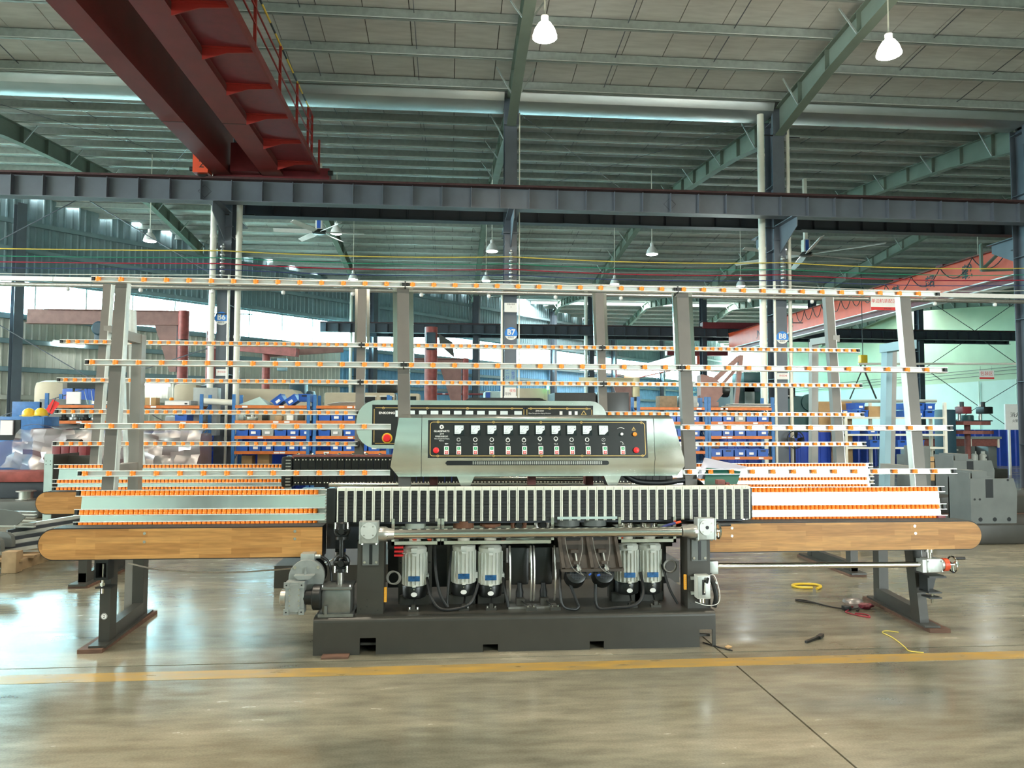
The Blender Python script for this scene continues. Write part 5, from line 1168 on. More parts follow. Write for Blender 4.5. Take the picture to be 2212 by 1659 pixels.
# ================================================================ racks with bins
def bin_mesh(w, d, h):
    b = MB(); t = .008
    b.add([(-w/2*.92,0,0),(w/2*.92,0,0),(w/2*.92,d,0),(-w/2*.92,d,0),(-w/2,0,h),(w/2,0,h),(w/2,d,h),(-w/2,d,h)], [(0,3,2,1),(0,1,5,4),(1,2,6,5),(2,3,7,6),(3,0,4,7)])
    b.add([(-w/2+t,t,h),(w/2-t,t,h),(w/2-t,d-t,h),(-w/2+t,d-t,h),(-w/2*.92+t,t,t),(w/2*.92-t,t,t),(w/2*.92-t,d-t,t),(-w/2*.92+t,d-t,t)], [(0,1,5,4),(1,2,6,5),(2,3,7,6),(3,0,4,7),(4,5,6,7)])
    for x0, x1, y0, y1 in ((-w/2-.008, w/2+.008, -.01, t), (-w/2-.008, w/2+.008, d-t, d+.008), (-w/2-.008, -w/2+t, 0, d), (w/2-t, w/2+.008, 0, d)): b.box(x0, x1, y0, y1, h-.018, h)
    return b
BINM = {'bin_blue': bin_mesh(.225, .38, .15).mesh('tub', M['bin_blue']), 'bin_grey': bin_mesh(.225, .38, .15).mesh('tub', M['bin_grey'])}
CARD = MB().box(-.045, .045, -.014, -.010, .035, .085).mesh('label_card', M['paper']); GRIP = MB().box(-.05, .05, -.012, -.006, .10, .125).mesh('hand_slot', M['dark_void'])
ORD = ['first','second','third','fourth','fifth','sixth','seventh','eighth']
def bin_(x, y, z, m, label, group, card=True, rot=(0,0,0)):
    b = thing('storage_bin', label, 'bin', (x, y, z), group=group, local=True); b.rotation_euler = rot
    inst('tub', BINM[m], b)
    if card: inst('label_card', CARD, b, (random.uniform(-.03,.03), 0, 0))
    else: inst('hand_slot', GRIP, b)
def rack(name, x0, x1, levels, label, y=14.55, top=2.0, dep=.5, up='rack_blue', bm='rack_orange'):
    r = thing(name, label, 'rack', ((x0+x1)/2, y, 0))
    for x in (x0, x1):
        for yy in (y, y+dep):
            MB().box(x-.03, x+.03, yy-.02, yy+.02, 0, top).build('upright', M[up], r)
        lat = MB()
        for k in range(4): lat.bar((x, y, .3+k*.42), (x, y+dep, .55+k*.42), .02, .02)
        lat.build('lattice', M[up], r)
    for z in levels:
        MB().box(x0+.03, x1-.03, y-.025, y+.0, z-.055, z).build('beam', M[bm], r); MB().box(x0+.03, x1-.03, y+dep, y+dep+.025, z-.055, z).build('beam', M[bm], r)
        MB().box(x0+.03, x1-.03, y+.0, y+dep, z-.02, z+.002).build('shelf', M['shelf_board'], r)
        for k in range(2):
            xx = x0 + (x1-x0)*random.uniform(.12, .9); MB().box(xx-.05, xx+.05, y-.027, y-.0255, z-.045, z-.012).build('price_card', M['paper'], r)
    return r
LV = (1.79, 1.50, 1.205, .915)
rack('storage_rack', -7.53, -4.72, (1.78, 1.485, 1.19, .9), 'blue and orange rack left of column B6 behind the wrapped machine')
rack('storage_rack', -4.12, -2.72, LV, 'blue and orange rack just right of column B6, bins on lower shelves')
rack('storage_rack', -2.60, -1.2, LV, 'blue and orange rack half hidden by the rounded cabinet')
rack('storage_rack', 3.75, 5.13, LV, 'blue and orange rack seen just right of the front cabinet')
rack('storage_rack', 5.20, 6.52, (1.79, 1.505, 1.215, .80), 'blue and orange rack beside column B8 with rows of bins')
def row(x0, n, z, names, skip=(), w=.238, grey=(), g='blue bins on the racks'):
    for i in range(n):
        if i in skip: continue
        bin_(x0 + i*w, 14.56, z+.003, 'bin_grey' if i in grey else 'bin_blue', names % ORD[i], g, card=(i*7+int(z*10)) % 3 != 0)
row(-3.96, 6, LV[2], 'plastic bin on upper bin row right of column B6, %s from the left', grey=(2,)); row(-3.96, 6, LV[3], 'blue bin on lower bin row right of column B6, %s from the left')
row(-2.42, 5, LV[1], 'blue bin on second shelf beside the rounded cabinet, %s from the left'); row(-2.42, 5, LV[2], 'bin on third shelf beside the rounded cabinet, %s from the left', grey=(1,)); row(-2.42, 5, LV[3], 'blue bin on lowest shelf beside the rounded cabinet, %s from the left', skip=(0,))
row(3.93, 5, LV[1], 'blue bin on upper bin row right of the front cabinet, %s from the left'); row(4.42, 3, LV[3], 'blue bin on low shelf right of the front cabinet, %s from the left'); row(4.42, 3, LV[2], 'blue bin on middle shelf right of the front cabinet, %s from the left')
row(5.36, 5, 1.505, 'bin on top bin row of the rack beside column B8, %s from the left', grey=(2,), w=.243); row(5.35, 5, 1.215, 'blue bin on middle bin row of the rack beside column B8, %s from the left', w=.241); row(5.35, 5, .80, 'blue bin on low bin row of the rack beside column B8, %s from the left', w=.241)
bin_(-3.28, 14.66, 1.83, 'bin_blue', 'blue bin tipped on its side atop the rack right of column B6', 'blue bins on the racks', rot=(0, math.radians(-38), 0)); bin_(-3.02, 14.62, 1.83, 'bin_blue', 'second tipped blue bin atop the rack, leaning against the first', 'blue bins on the racks', rot=(0, math.radians(-34), 0)); bin_(-2.83, 14.7, 1.87, 'bin_blue', 'empty blue bin lying level atop the rack near tipped bins', 'blue bins on the racks', card=False)
bin_(-6.35, 14.56, 1.49, 'bin_blue', 'blue bin standing alone on the rack behind the left uprights', 'blue bins on the racks'); bin_(-5.1, 14.56, 1.49, 'bin_blue', 'small blue bin low on the rack near column B6', 'blue bins on the racks', card=False)
# blue corrugated partition behind the racks
bp = thing('blue_partition', 'blue corrugated steel partition standing behind the storage racks', 'partition', (0, 16.4, 0))
for i in range(17):
    mb = MB(); corrugated(mb, -7.9+i*.98, -7.9+(i+1)*.98-.006, 0, 1.27, 16.45, .24, .03); mb.build('panel', M['blue_panel'], bp)
# ---- loose things on the racks
def boxy(name, label, cat, x0, x1, y0, y1, z0, z1, m, c=.006, extra=None):
    t = thing(name, label, cat, ((x0+x1)/2, (y0+y1)/2, z0)); MB().cbox(x0, x1, y0, y1, z0, z1, c).build('body', M[m], t)
    if extra: extra(t)
    return t
def face(t, x0, x1, y, z0, z1, m, name='front_panel'): return MB().box(x0, x1, y-.006, y, z0, z1).build(name, M[m], t)
boxy('control_box', 'flat grey electrical box with white side atop the left rack', 'box', -5.40, -4.92, 14.55, 14.95, 1.785, 1.875, 'bin_grey', extra=lambda t: (face(t, -5.39, -4.95, 14.55, 1.79, 1.86, 'white'), face(t, -5.03, -4.98, 14.544, 1.80, 1.83, 'black', 'connector')))
tag(MB().lathe([(.035,0),(.045,.03),(.03,.06)], (-5.33, 14.7, 1.876), n=12).build('signal_button', M['orange_btn']), 'small orange signal button standing on flat grey box', 'button')
boxy('metal_cabinet', 'plain grey steel cabinet standing behind the left rack', 'cabinet', -5.08, -4.62, 15.15, 15.4, 1.2, 2.15, 'bin_grey', extra=lambda t: face(t, -4.72, -4.69, 15.15, 1.6, 1.66, 'print_white', 'lock'))
boxy('cardboard_box', 'small cardboard box atop the left rack beside steel tube', 'box', -5.78, -5.58, 14.6, 14.8, 1.785, 1.93, 'cardboard', extra=lambda t: MB().box(-5.69, -5.67, 14.597, 14.803, 1.785, 1.932).build('tape', M['paper'], t))
tag(MB().cyl((-4.75, 14.75, 1.87), (-4.15, 14.75, 1.84), .06, n=16).cyl((-4.76, 14.75, 1.871), (-4.75, 14.75, 1.87), .045, n=16).build('card_tube', M['pvc']), 'white tube lying across the gap between two racks', 'tube')
mm_ = boxy('lathe_headstock', 'beige rounded lathe head with dark chuck behind left rack', 'machine', -6.15, -5.62, 17.0, 17.8, 1.6, 2.32, 'beige', .12)
MB().lathe([(.26,0),(.28,.05),(.28,.3),(.2,.35)], (-5.62, 17.4, 2.05), 'x', 20).build('chuck', M['navy'], mm_); MB().lathe([(.13,.35),(.13,.5)], (-5.62, 17.4, 2.05), 'x', 16).build('spindle', M['black_metal'], mm_); MB().cbox(-6.3, -5.2, 17, 17.8, 0, 1.6, .05).build('bed', M['bin_grey'], mm_)
tl_ = thing('tool_tray', 'dark tray of tools on stand atop the left rack', 'tool tray', (-6.9, 14.7, 1.79)); MB().box(-7.2, -6.5, 14.6, 15.0, 2.10, 2.20).build('tray', M['black_metal'], tl_)
for x in (-7.15, -6.55): MB().box(x, x+.03, 14.7, 14.73, 1.79, 2.10).build('leg', M['black_metal'], tl_)
MB().box(-7.2, -6.95, 14.58, 14.62, 1.80, 2.03).build('white_frame', M['white'], tl_)
for i in range(6): MB().tube([(-6.85+i*.05, 14.65, 1.80), (-6.9+i*.06+random.uniform(-.06,.06), 14.7, 2.1)], .006, 5).build('wire', M['print_blue'] if i % 2 else M['gutter'], tl_)
MB().box(-6.75, -6.4, 14.6, 14.9, 1.80, 1.86).build('white_bracket', M['white'], tl_)
for i, (x, z, nm) in enumerate(((-7.33, 1.565, 'left'), (-7.13, 1.57, 'right'))):
    h = thing('hard_hat', 'yellow hard hat on blue cabinet, %s one of two' % nm, 'helmet', (x, 13.6, z), group='yellow hard hats')
    MB().lathe([(.105,0),(.108,.03),(.095,.085),(.06,.125),(.02,.138)], (x, 13.6, z), n=20).build('shell', M['hat_yellow'], h); MB().lathe([(.135,.0),(.135,.008)], (x, 13.59, z), n=20).build('brim', M['hat_yellow'], h)
fg = thing('red_flag', 'small red paper flag on rack upright above yellow hard hats', 'flag', (-7.0, 13.9, 1.7)); MB().add([(-7.22,13.9,1.66),(-7.10,13.9,1.60),(-7.0,13.95,1.80),(-7.12,13.95,1.87),(-7.22,13.904,1.66),(-7.10,13.904,1.60),(-7.0,13.954,1.80),(-7.12,13.954,1.87)], [(0,1,2,3),(7,6,5,4),(0,4,5,1),(1,5,6,2),(2,6,7,3),(3,7,4,0)]).build('cloth', M['red_btn'], fg); MB().tube([(-7.16, 13.9, 1.58), (-7.06, 13.93, 1.9)], .006, 5).build('stick', M['timber'], fg)
bc = boxy('blue_cabinet', 'open blue tool cabinet at the left edge below hard hats', 'cabinet', -7.75, -6.97, 13.4, 13.9, 0, 1.555, 'rack_blue', extra=lambda t: (face(t, -7.68, -7.35, 13.4, 1.15, 1.50, 'dark_void', 'opening'), face(t, -7.32, -7.0, 13.4, 1.1, 1.52, 'rack_blue', 'door'), MB().box(-7.66, -7.46, 13.36, 13.39, 1.24, 1.49).build('hanging_cloth', M['paper'], t)))
boxy('grey_cabinet', 'grey-green cabinet behind the yellow hard hats', 'cabinet', -7.9, -7.2, 15.0, 15.6, 0, 1.9, 'grey_housing'); boxy('blue_crate', 'blue cardboard carton with lettering, left behind hard hats', 'box', -8.4, -7.85, 15.0, 15.5, 1.45, 1.85, 'rack_blue', extra=lambda t: face(t, -8.2, -8.0, 15.0, 1.55, 1.62, 'gold', 'print'))
boxy('beige_tank', 'cream rounded tank above the left rack by wall column', 'tank', -9.4, -8.7, 17.5, 18.2, 1.3, 2.4, 'beige', .2); boxy('blue_machine_hood', 'dark blue machine hood with red-white badge beside cream tank', 'hood', -8.6, -7.85, 17.2, 17.9, 1.7, 2.2, 'print_blue', .05, lambda t: face(t, -8.5, -8.36, 17.2, 1.95, 2.06, 'print_red', 'badge'))
for i, (x, w, h, m) in enumerate(((-4.0,.10,.10,'gutter'),(-3.8,.16,.07,'steel_tube'),(-3.55,.12,.12,'black_metal'),(-3.3,.14,.09,'pallet'),(-3.08,.13,.13,'white'),(-2.88,.12,.14,'grey_machine'))):
    t = thing('spare_part', ('silver bracket','flat steel fitting','black bearing block','brown wooden wedge','white cast fitting','dark grey block')[i] + ' on the second shelf right of column B6', 'spare part', (x, 14.7, 1.50), group='spare parts on the second shelf')
    MB().cbox(x-w/2, x+w/2, 14.6, 14.78, 1.503, 1.503+h, .015).lathe([(w*.25,0),(w*.25,.05)], (x, 14.69, 1.50+h), n=12).build('body', M[m], t)
for i, (x, m) in enumerate(((-7.3,'black_metal'),(-7.1,'gutter'),(-6.9,'black_metal'),(-6.7,'gutter'))):
    t = thing('spare_part', ('black flange','silver ring','dark coupling','bright sleeve')[i] + ' on the left rack below the tool tray', 'spare part', (x, 14.7, 1.485), group='spare parts on the left rack'); MB().lathe([(.07,0),(.09,.02),(.09,.06),(.05,.07),(.05,.12)], (x, 14.7, 1.488), n=16).build('body', M[m], t)
t = thing('folded_sheet', 'crumpled pale green sheet atop the rack right of column B6', 'sheet', (-3.8, 14.7, 1.79)); MB().add([(-4.05,14.6,1.80),(-3.5,14.6,1.80),(-3.45,14.9,1.81),(-3.95,14.9,1.81),(-3.68,14.7,1.96)], [(0,1,4),(1,2,4),(2,3,4),(3,0,4),(0,3,2,1)]).build('body', M['mint_machine'], t)
t = thing('plastic_wrap', 'crumpled transparent plastic sheet draped over the rack beside rounded cabinet', 'plastic sheet', (-1.9, 14.7, 1.79)); MB().ico((-1.95, 14.75, 1.82), .35, 2, (1.3,.6,.16), .12).build('body', M['film'], t)
for i, x in enumerate((4.2, 4.62)): boxy('wooden_case', ('brown wooden case','grey instrument case')[i] + ' atop the rack right of front cabinet', 'case', x, x+.36, 14.6, 14.9, 1.795, 2.02, ('shelf_board','bin_grey')[i])
t = thing('coiled_fitting', 'white tube with yellow ring atop rack right of cabinet', 'fitting', (4.9, 14.7, 1.79)); MB().cyl((4.62, 14.65, 1.85), (5.0, 14.65, 1.845), .05, n=14).build('tube', M['pvc'], t); MB().torus((4.9, 14.75, 1.92), 'y', .07, .02, 18, 8).build('ring', M['hat_yellow'], t)
t = thing('panel_stack', 'stack of pale boards atop the rack beside column B8', 'boards', (6.0, 14.8, 1.79))
for k in range(4): MB().box(5.55+.05*k, 6.45+.04*k, 14.55, 14.95, 1.795+.02*k, 1.81+.02*k).build('board', M[('pallet','paper','black','pvc')[k]], t)
for i, x in enumerate((5.5, 5.85, 6.15)):
    t = thing('shelf_carton', ('white carton','pale carton','pinkish carton')[i] + ' on the upper shelf beside column B8', 'carton', (x, 14.75, 1.5)); MB().cbox(x-.09, x+.09, 14.98, 15.04, 1.51, 1.74, .004).build('body', M[('paper','bin_grey','lavender')[i]], t)
for i, (x, w) in enumerate(((-4.0,.20), (-3.7,.22))): boxy('cardboard_box', ('small brown box','larger brown box')[i] + ' on the floor beneath the rack right of column B6', 'box', x, x+w, 14.7, 14.95, 0, .82+.06*i, 'cardboard')
# ---- right-hand shelving with grey uprights
gr = thing('grey_shelving', 'grey steel shelving with blue bins left of the fire board', 'shelving', (10, 16, 0))
for x in (8.75, 9.62, 11.08):
    for y in (15.8, 16.3): MB().box(x-.03, x+.03, y-.03, y+.03, 0, 1.95 if x > 9 else 1.75).build('upright', M['pvc'], gr)
for z in (1.62, 1.24, .95): MB().box(8.72, 11.1, 15.78, 16.32, z-.04, z).build('shelf', M['pvc'], gr)
k = 0
for x, z in ((8.95,1.62),(9.2,1.62),(9.12,1.78),(10.25,1.62),(10.5,1.62),(10.76,1.62),(10.28,1.78),(10.53,1.78),(10.78,1.78),(9.0,1.24),(9.4,1.24),(9.45,.95),(9.75,.95),(10.1,.95),(10.5,.95)):
    bin_(x, 15.85, z+.003, 'bin_blue', 'blue bin on the grey shelving by the pale green wall, %s counting along the shelves' % (ORD + ['ninth','tenth','eleventh','twelfth','thirteenth','fourteenth','fifteenth'])[k], 'blue bins on the grey shelving', card=k % 2 == 0); k += 1
boxy('cardboard_box', 'brown carton beside blue bins atop the grey shelving', 'box', 9.33, 9.62, 15.85, 16.2, 1.625, 1.86, 'cardboard'); boxy('plywood_sheet', 'tan plywood sheet standing behind grey shelving', 'board', 8.5, 9.3, 16.5, 16.53, 0, 1.98, 'cardboard', .002)
cc = thing('pedestal_fan', 'black round fan standing before the blue partition near column B8', 'fan', (7.5, 15.6, 0)); MB().torus((7.5, 15.6, 1.12), 'y', .19, .012, 24, 6).torus((7.5, 15.55, 1.12), 'y', .12, .006, 20, 5).build('guard', M['black'], cc); MB().cyl((7.5, 15.65, 0.02), (7.5, 15.65, 1.12), .02, n=8).build('pole', M['black'], cc); MB().lathe([(.2,0),(.2,.02)], (7.5, 15.65, 0), n=20).build('base', M['black'], cc)
for i in range(4):
    T = Matrix.Translation((7.5, 15.58, 1.12)) @ Matrix.Rotation(i*math.pi/2, 4, 'Y') @ Matrix.Rotation(.4, 4, 'X'); MB().prism([(.03,-.03),(.16,-.06),(.16,.06),(.03,.03)], 'y', -.003, .003, T).build('blade', M['black_metal'], cc)
# ================================================================ machines and cranes beyond the racks
def jib(x, y, r, zt, label, arm=None, m='jib_red', cap=True):
    j = thing('jib_crane', label, 'jib crane', (x, y, 0)); MB().cyl((x, y, 0), (x, y, zt), r, n=20).build('post', M[m], j)
    MB().lathe([(r*2.2, 0), (r*2.2, .03)], (x, y, 0), n=20).build('base_flange', M[m], j)
    if arm:
        (x1, y1, z1), h = arm
        d = Vector((x1-x, y1-y, 0)).normalized()
        b = MB(); b.bar((x+d.x*.1, y+d.y*.1, zt-h), (x1, y1, zt-h), .22, .02); b.bar((x+d.x*.1, y+d.y*.1, zt-.02), (x1-d.x*.5, y1-d.y*.5, zt-.02), .22, .02); b.bar((x+d.x*.1, y+d.y*.1, zt-h/2), (x1, y1, zt-h/2), .02, h*.96)
        b.build('arm', M['brown_red_arm'] if m == 'jib_red' else M[m], j)  # window glare over the red arm put into a brown-red colour
        MB().cyl((x, y, zt-h-.55), (x, y, zt-h-.42), r*1.12, n=20).build('bearing_ring', M['black_metal'], j)
        MB().prism([(0, zt-h), (.62, zt-h), (.18, zt-h-1.35), (0, zt-h-1.35)], 'y', -.06, .06, Matrix.Translation((x, y, 0)) @ Matrix.Rotation(math.atan2(d.y, d.x), 4, 'Z') @ Matrix.Translation((r+.02, 0, 0))).build('gusset', M['brown_red_arm'], j)
    return j
j1 = jib(-7.69, 22.0, .15, 4.66, 'red jib crane with long arm before the ribbon window', ((-12.0, 22.0, 4.5), .42))
ho = thing('electric_hoist', 'dark green electric hoist hanging from the long jib arm', 'hoist', (-9.9, 22, 3.6))
MB().lathe([(.16,-.25),(.2,-.2),(.2,.2),(.16,.25)], (-9.95, 22, 4.10), 'y', 18).build('motor', M['navy'], ho); MB().cbox(-10.1, -9.75, 21.85, 22.15, 3.68, 3.95, .04).build('gearbox', M['navy'], ho); MB().box(-9.98, -9.9, 21.95, 22.05, 4.0, 4.24).build('trolley', M['black_metal'], ho)
for x in (-10.0, -9.85): MB().cyl((x, 22, 1.6), (x, 22, 3.7), .012, n=5).build('chain', M['black_metal'], ho)
MB().tube(smooth([(-9.7, 22, 3.9), (-9.6, 22, 3.0), (-9.5, 22, 2.7)]), .01, 5).build('pendant_cable', M['black'], ho); MB().cbox(-9.56, -9.44, 21.95, 22.05, 2.5, 2.72, .02).build('pendant', M['maroon'], ho)
jib(-7.33, 23.2, .105, 4.22, 'short red jib post just left of column B6')
j3 = jib(-.50, 19.0, .165, 3.90, 'thick worn red jib post left of column B7', None); MB().cbox(-.62, -.38, 18.78, 18.86, 3.3, 3.75, .03).build('cable_box', M['navy'], j3)
MB().add([(-.32,19.0,3.75),(-.28,19.0,3.45),(.10,19.3,3.15),(.05,19.3,3.55),(-.32,19.05,3.75),(-.28,19.05,3.45),(.10,19.35,3.15),(.05,19.35,3.55)], [(0,1,2,3),(7,6,5,4),(0,4,5,1),(1,5,6,2),(2,6,7,3),(3,7,4,0)]).build('torn_sign', M['grey_housing'], j3)
j4 = jib(.42, 21.0, .09, 3.28, 'slim red jib crane with cross arm near column B7', ((-1.6, 21.0, 3.1), .22))
cj = jib(6.1, 24.0, .13, 2.95, 'cream jib crane with boom between columns B7 and B8', ((4.2, 24.0, 3.1), .22), 'cream_paint')
ja = thing('swing_boom', 'red tapered swing boom beyond column B6 pointing right', 'boom', (-4.5, 20, 3.2)); MB().bar((-6.4, 20.6, 3.55), (-4.05, 20, 3.30), .2, .22).build('boom', M['jib_red'], ja); MB().cyl((-6.4, 20.6, 0), (-6.4, 20.6, 3.5), .1, n=14).build('post', M['jib_red'], ja)
jb_ = thing('wall_boom', 'pinkish aluminium swing boom beyond column B6 with pale hoist', 'boom', (-3.8, 21, 3.3)); MB().bar((-5.0, 20.6, 3.30), (-3.0, 21, 3.50), .12, .16).bar((-5.0, 20.6, 3.48), (-3.2, 21, 3.62), .05, .04).build('boom', M['brown_red_arm'], jb_); MB().cbox(-4.7, -4.45, 20.5, 20.7, 2.85, 3.2, .03).build('hoist', M['sky_blue'], jb_); MB().cyl((-5.0, 20.6, 0), (-5.0, 20.6, 3.5), .11, n=14).build('post', M['jib_red'], jb_)
# machine tools
def machine(name, label, x0, x1, y0, y1, h, m, parts=(), c=.05):
    t = thing(name, label, 'machine', ((x0+x1)/2, y0, 0)); MB().cbox(x0, x1, y0, y1, 0, h, c).build('body', M[m], t)
    for nm, a, b_, z0, z1, mm in parts: MB().box(a, b_, y0-.02, y0+.01, z0, z1).build(nm, M[mm], t)
    return t
t = thing('beige_lathe', 'beige sloped lathe cover behind the rack right of column B6', 'machine', (-4.4, 18, 0)); MB().prism([(-5.2,0),(-3.4,0),(-3.4,1.9),(-3.75,2.24),(-5.2,2.26)], 'y', 18, 19).build('cover', M['beige'], t); MB().box(-3.78, -3.42, 17.985, 18.0, 1.0, 1.85).build('side_panel', M['bin_grey'], t)
t = thing('navy_drill', 'dark navy drilling machine between beige machines', 'machine', (-3.85, 19.2, 0)); MB().cbox(-4.05, -3.65, 19.0, 19.5, 0, 2.5, .08).build('column', M['navy'], t); MB().lathe([(.06,-.02),(.06,0)], (-3.9, 18.99, 2.2), 'y', 14).build('badge', M['paper'], t); MB().cbox(-3.6, -3.4, 18.8, 19.2, 1.7, 2.25, .09).build('head', M['navy'], t)
machine('cnc_lathe', 'beige machining centre with dark windows left of the red post', -2.92, -1.30, 17.5, 18.4, 2.16, 'beige', (('window', -2.05, -1.75, 1.86, 2.06, 'dark_void'), ('window', -1.62, -1.34, 1.86, 2.06, 'dark_void'), ('window_frame', -2.08, -1.72, 2.06, 2.09, 'pvc'), ('window_frame', -1.65, -1.31, 2.06, 2.09, 'pvc')))
t = machine('control_pod', 'dark control pod atop the beige machining centre', -2.0, -1.3, 17.7, 18.1, 2.16, 'beige'); MB().cbox(-1.75, -1.25, 17.75, 18.1, 2.17, 2.42, .03).build('pod', M['black_metal'], t)
machine('glazed_machine', 'cream framed machine with glass door beside the red post', -1.15, -.72, 17.6, 18.3, 2.15, 'beige', (('door_glass', -1.08, -.80, 1.72, 2.08, 'meter_dark'),))
t = thing('black_cover', 'long black covered machine behind column B7 posters', 'machine', (.9, 13.5, 0)); MB().prism([(.15,0),(1.75,0),(1.75,1.86),(1.6,1.92),(.35,1.92),(.15,1.80)], 'y', 13.2, 14.0).build('cover', M['black'], t)
boxy('black_case', 'black box standing right of column B7 behind the second cabinet', 'box', 1.70, 2.38, 12.0, 12.8, 0, 1.97, 'black', .01); boxy('black_case', 'second black box left of the racks, behind the cream boom', 'box', 2.42, 2.96, 12.1, 12.8, 0, 1.985, 'panel_black', .01)
machine('milling_machine', 'white and blue lettered machine behind column B7 posters', .95, 1.9, 20.5, 21.5, 2.33, 'mint_machine', (('stripe', .98, 1.10, 2.06, 2.3, 'print_blue'),)); machine('tan_machine', 'tan machine block right of column B7 with green light', 1.65, 2.72, 20.0, 21, 2.40, 'beige', (('base_panel', 1.65, 2.5, 1.9, 2.12, 'black'),))
tw = thing('signal_tower', 'green signal light on a machine right of column B7', 'light', (2.62, 19.8, 2.0)); MB().cyl((2.62, 19.8, 1.6), (2.62, 19.8, 2.36), .015, n=6).build('stem', M['gutter'], tw); MB().cyl((2.62, 19.8, 2.36), (2.62, 19.8, 2.5), .035, n=10).build('lens', M['green_led'], tw); MB().box(2.5, 2.74, 19.7, 19.9, 0, 1.6).build('stand', M['grey_housing'], tw)
# rust-brown articulated arm
ra = thing('articulated_arm', 'brown-red articulated arm machine behind the rack beside column B8', 'machine', (5.7, 15.6, 0))
MB().prism([(5.36,1.93),(5.70,1.93),(5.85,2.10),(5.85,2.28),(5.66,2.46),(5.40,2.52),(5.36,2.50)], 'y', 15.5, 15.75).build('housing', M['brown_red_arm'], ra); MB().lathe([(.14,0),(.16,.05),(.16,.15),(.1,.18)], (5.84, 15.62, 2.19), 'x', 16).build('drum', M['black_metal'], ra)
MB().bar((5.70, 15.62, 2.40), (6.26, 15.62, 2.90), .08, .10).build('upper_link', M['brown_red_arm'], ra); MB().bar((5.82, 15.7, 2.22), (6.26, 15.7, 2.70), .06, .06).build('lower_link', M['brown_red_arm'], ra); MB().bar((6.30, 15.62, 2.95), (6.10, 15.62, 1.25), .09, .09, (0,1,0)).build('column', M['brown_red_arm'], ra); MB().bar((5.1, 15.62, 1.86), (5.4, 15.62, 2.06), .07, .07).build('tail_link', M['brown_red_arm'], ra)
MB().box(5.45, 5.75, 15.5, 15.75, 0, 1.93).build('pedestal', M['brown_red_arm'], ra)
t = machine('green_press', 'dark teal press with grey window left of column B8', 7.45, 8.25, 19.0, 19.8, 2.55, 'green_machine', (('head', 7.72, 8.22, 2.30, 2.55, 'navy'), ('window', 7.75, 8.02, 1.9, 2.42, 'gutter'))); MB().cbox(7.72, 8.25, 18.95, 19.8, 2.55, 2.82, .03).build('crown', M['green_machine'], t)
machine('mint_machine', 'pale mint machine seen between brown arm and teal press', 6.75, 7.30, 18.6, 19.2, 2.45, 'mint_machine', (('slot', 6.85, 7.2, 2.28, 2.36, 'black'), ('panel', 6.85, 7.2, 1.9, 2.2, 'sky_blue')))
t = thing('teal_lathe', 'teal lathe with black chuck just right of column B8', 'machine', (7.9, 17, 0)); MB().prism([(7.70,0),(8.55,0),(8.55,2.1),(8.2,2.13),(7.72,1.92)], 'y', 17.0, 17.8).build('body', M['green_machine'], t); MB().lathe([(.2,-.05),(.2,.05)], (8.52, 17.0, 1.97), 'y', 22).build('end_disc', M['green_machine'], t); MB().cbox(7.8, 8.25, 17.1, 17.5, 2.12, 2.42, .06).build('chuck', M['black_metal'], t); MB().torus((8.05, 17.05, 2.22), 'y', .10, .015, 18, 6).build('handle', M['white'], t); MB().cyl((8.1, 17.4, 2.4), (8.1, 17.4, 2.62), .08, n=12).build('motor', M['black_metal'], t)
for i in range(5): MB().box(7.78+.09*i, 7.82+.09*i, 16.99, 17.0, 1.95+.035*i, 2.02+.035*i).build('vent', M['dark_void'], t)
# far rack, glimpsed
rack('storage_rack', -.6, 1.9, (2.55, 2.1, 1.6), 'far dark red and blue rack glimpsed right of thick red post', y=28, top=2.85, bm='maroon')
for i, (x, m) in enumerate(((-.3,'bin_blue'),(0.0,'bin_blue'),(.4,'bin_grey'),(.8,'bin_blue'))): bin_(x, 28.05, 2.11, m, 'far bin on the dark red rack, %s from the left' % ORD[i], 'far bins')
# drill presses and table at right
tb_ = thing('octagonal_table', 'brown double-deck round table carrying two drill presses', 'table', (12.95, 17.5, 0)); MB().lathe([(.5,1.44),(.5,1.53)], (12.93, 17.6, 0), n=8).build('upper_top', M['brick_red'], tb_); MB().lathe([(.56,1.22),(.56,1.30)], (12.93, 17.6, 0), n=8).build('lower_top', M['brick_red'], tb_); MB().cyl((12.93, 17.6, 0), (12.93, 17.6, 1.44), .07, n=12).build('stem', M['brick_red'], tb_); MB().lathe([(.35,0),(.35,.04)], (12.93, 17.6, 0), n=16).build('base', M['brick_red'], tb_)
for i, (x, m, nm) in enumerate(((12.72,'maroon','maroon'), (13.28,'black_metal','black'))):
    d_ = thing('drill_press', '%s bench drill press on the brown octagonal table' % nm, 'drill press', (x, 17.5, 1.53)); MB().cyl((x, 17.6, 1.53), (x, 17.6, 1.95), .04, n=12).build('column', M['steel_tube'], d_); MB().cbox(x-.08, x+.16, 17.35, 17.65, 1.72, 1.90, .02).build('head', M[m], d_); MB().cyl((x+.04, 17.55, 1.90), (x+.04, 17.55, 2.02), .05, n=12).build('motor', M['black_metal'], d_); MB().box(x-.1, x+.14, 17.35, 17.7, 1.53, 1.56).build('foot', M['steel_dark'], d_)
tag(MB().lathe([(.13,0),(.14,.03),(.14,.14),(.12,.16)], (13.05, 17.75, 1.53), n=18).build('steel_pot', M['green_machine']), 'dull green pot between the two drill presses', 'pot')
boxy('blue_machine_hood', 'navy blue slanted hood left of the maroon drill press', 'hood', 12.05, 12.36, 17.2, 17.6, 0, 1.82, 'navy', .04)
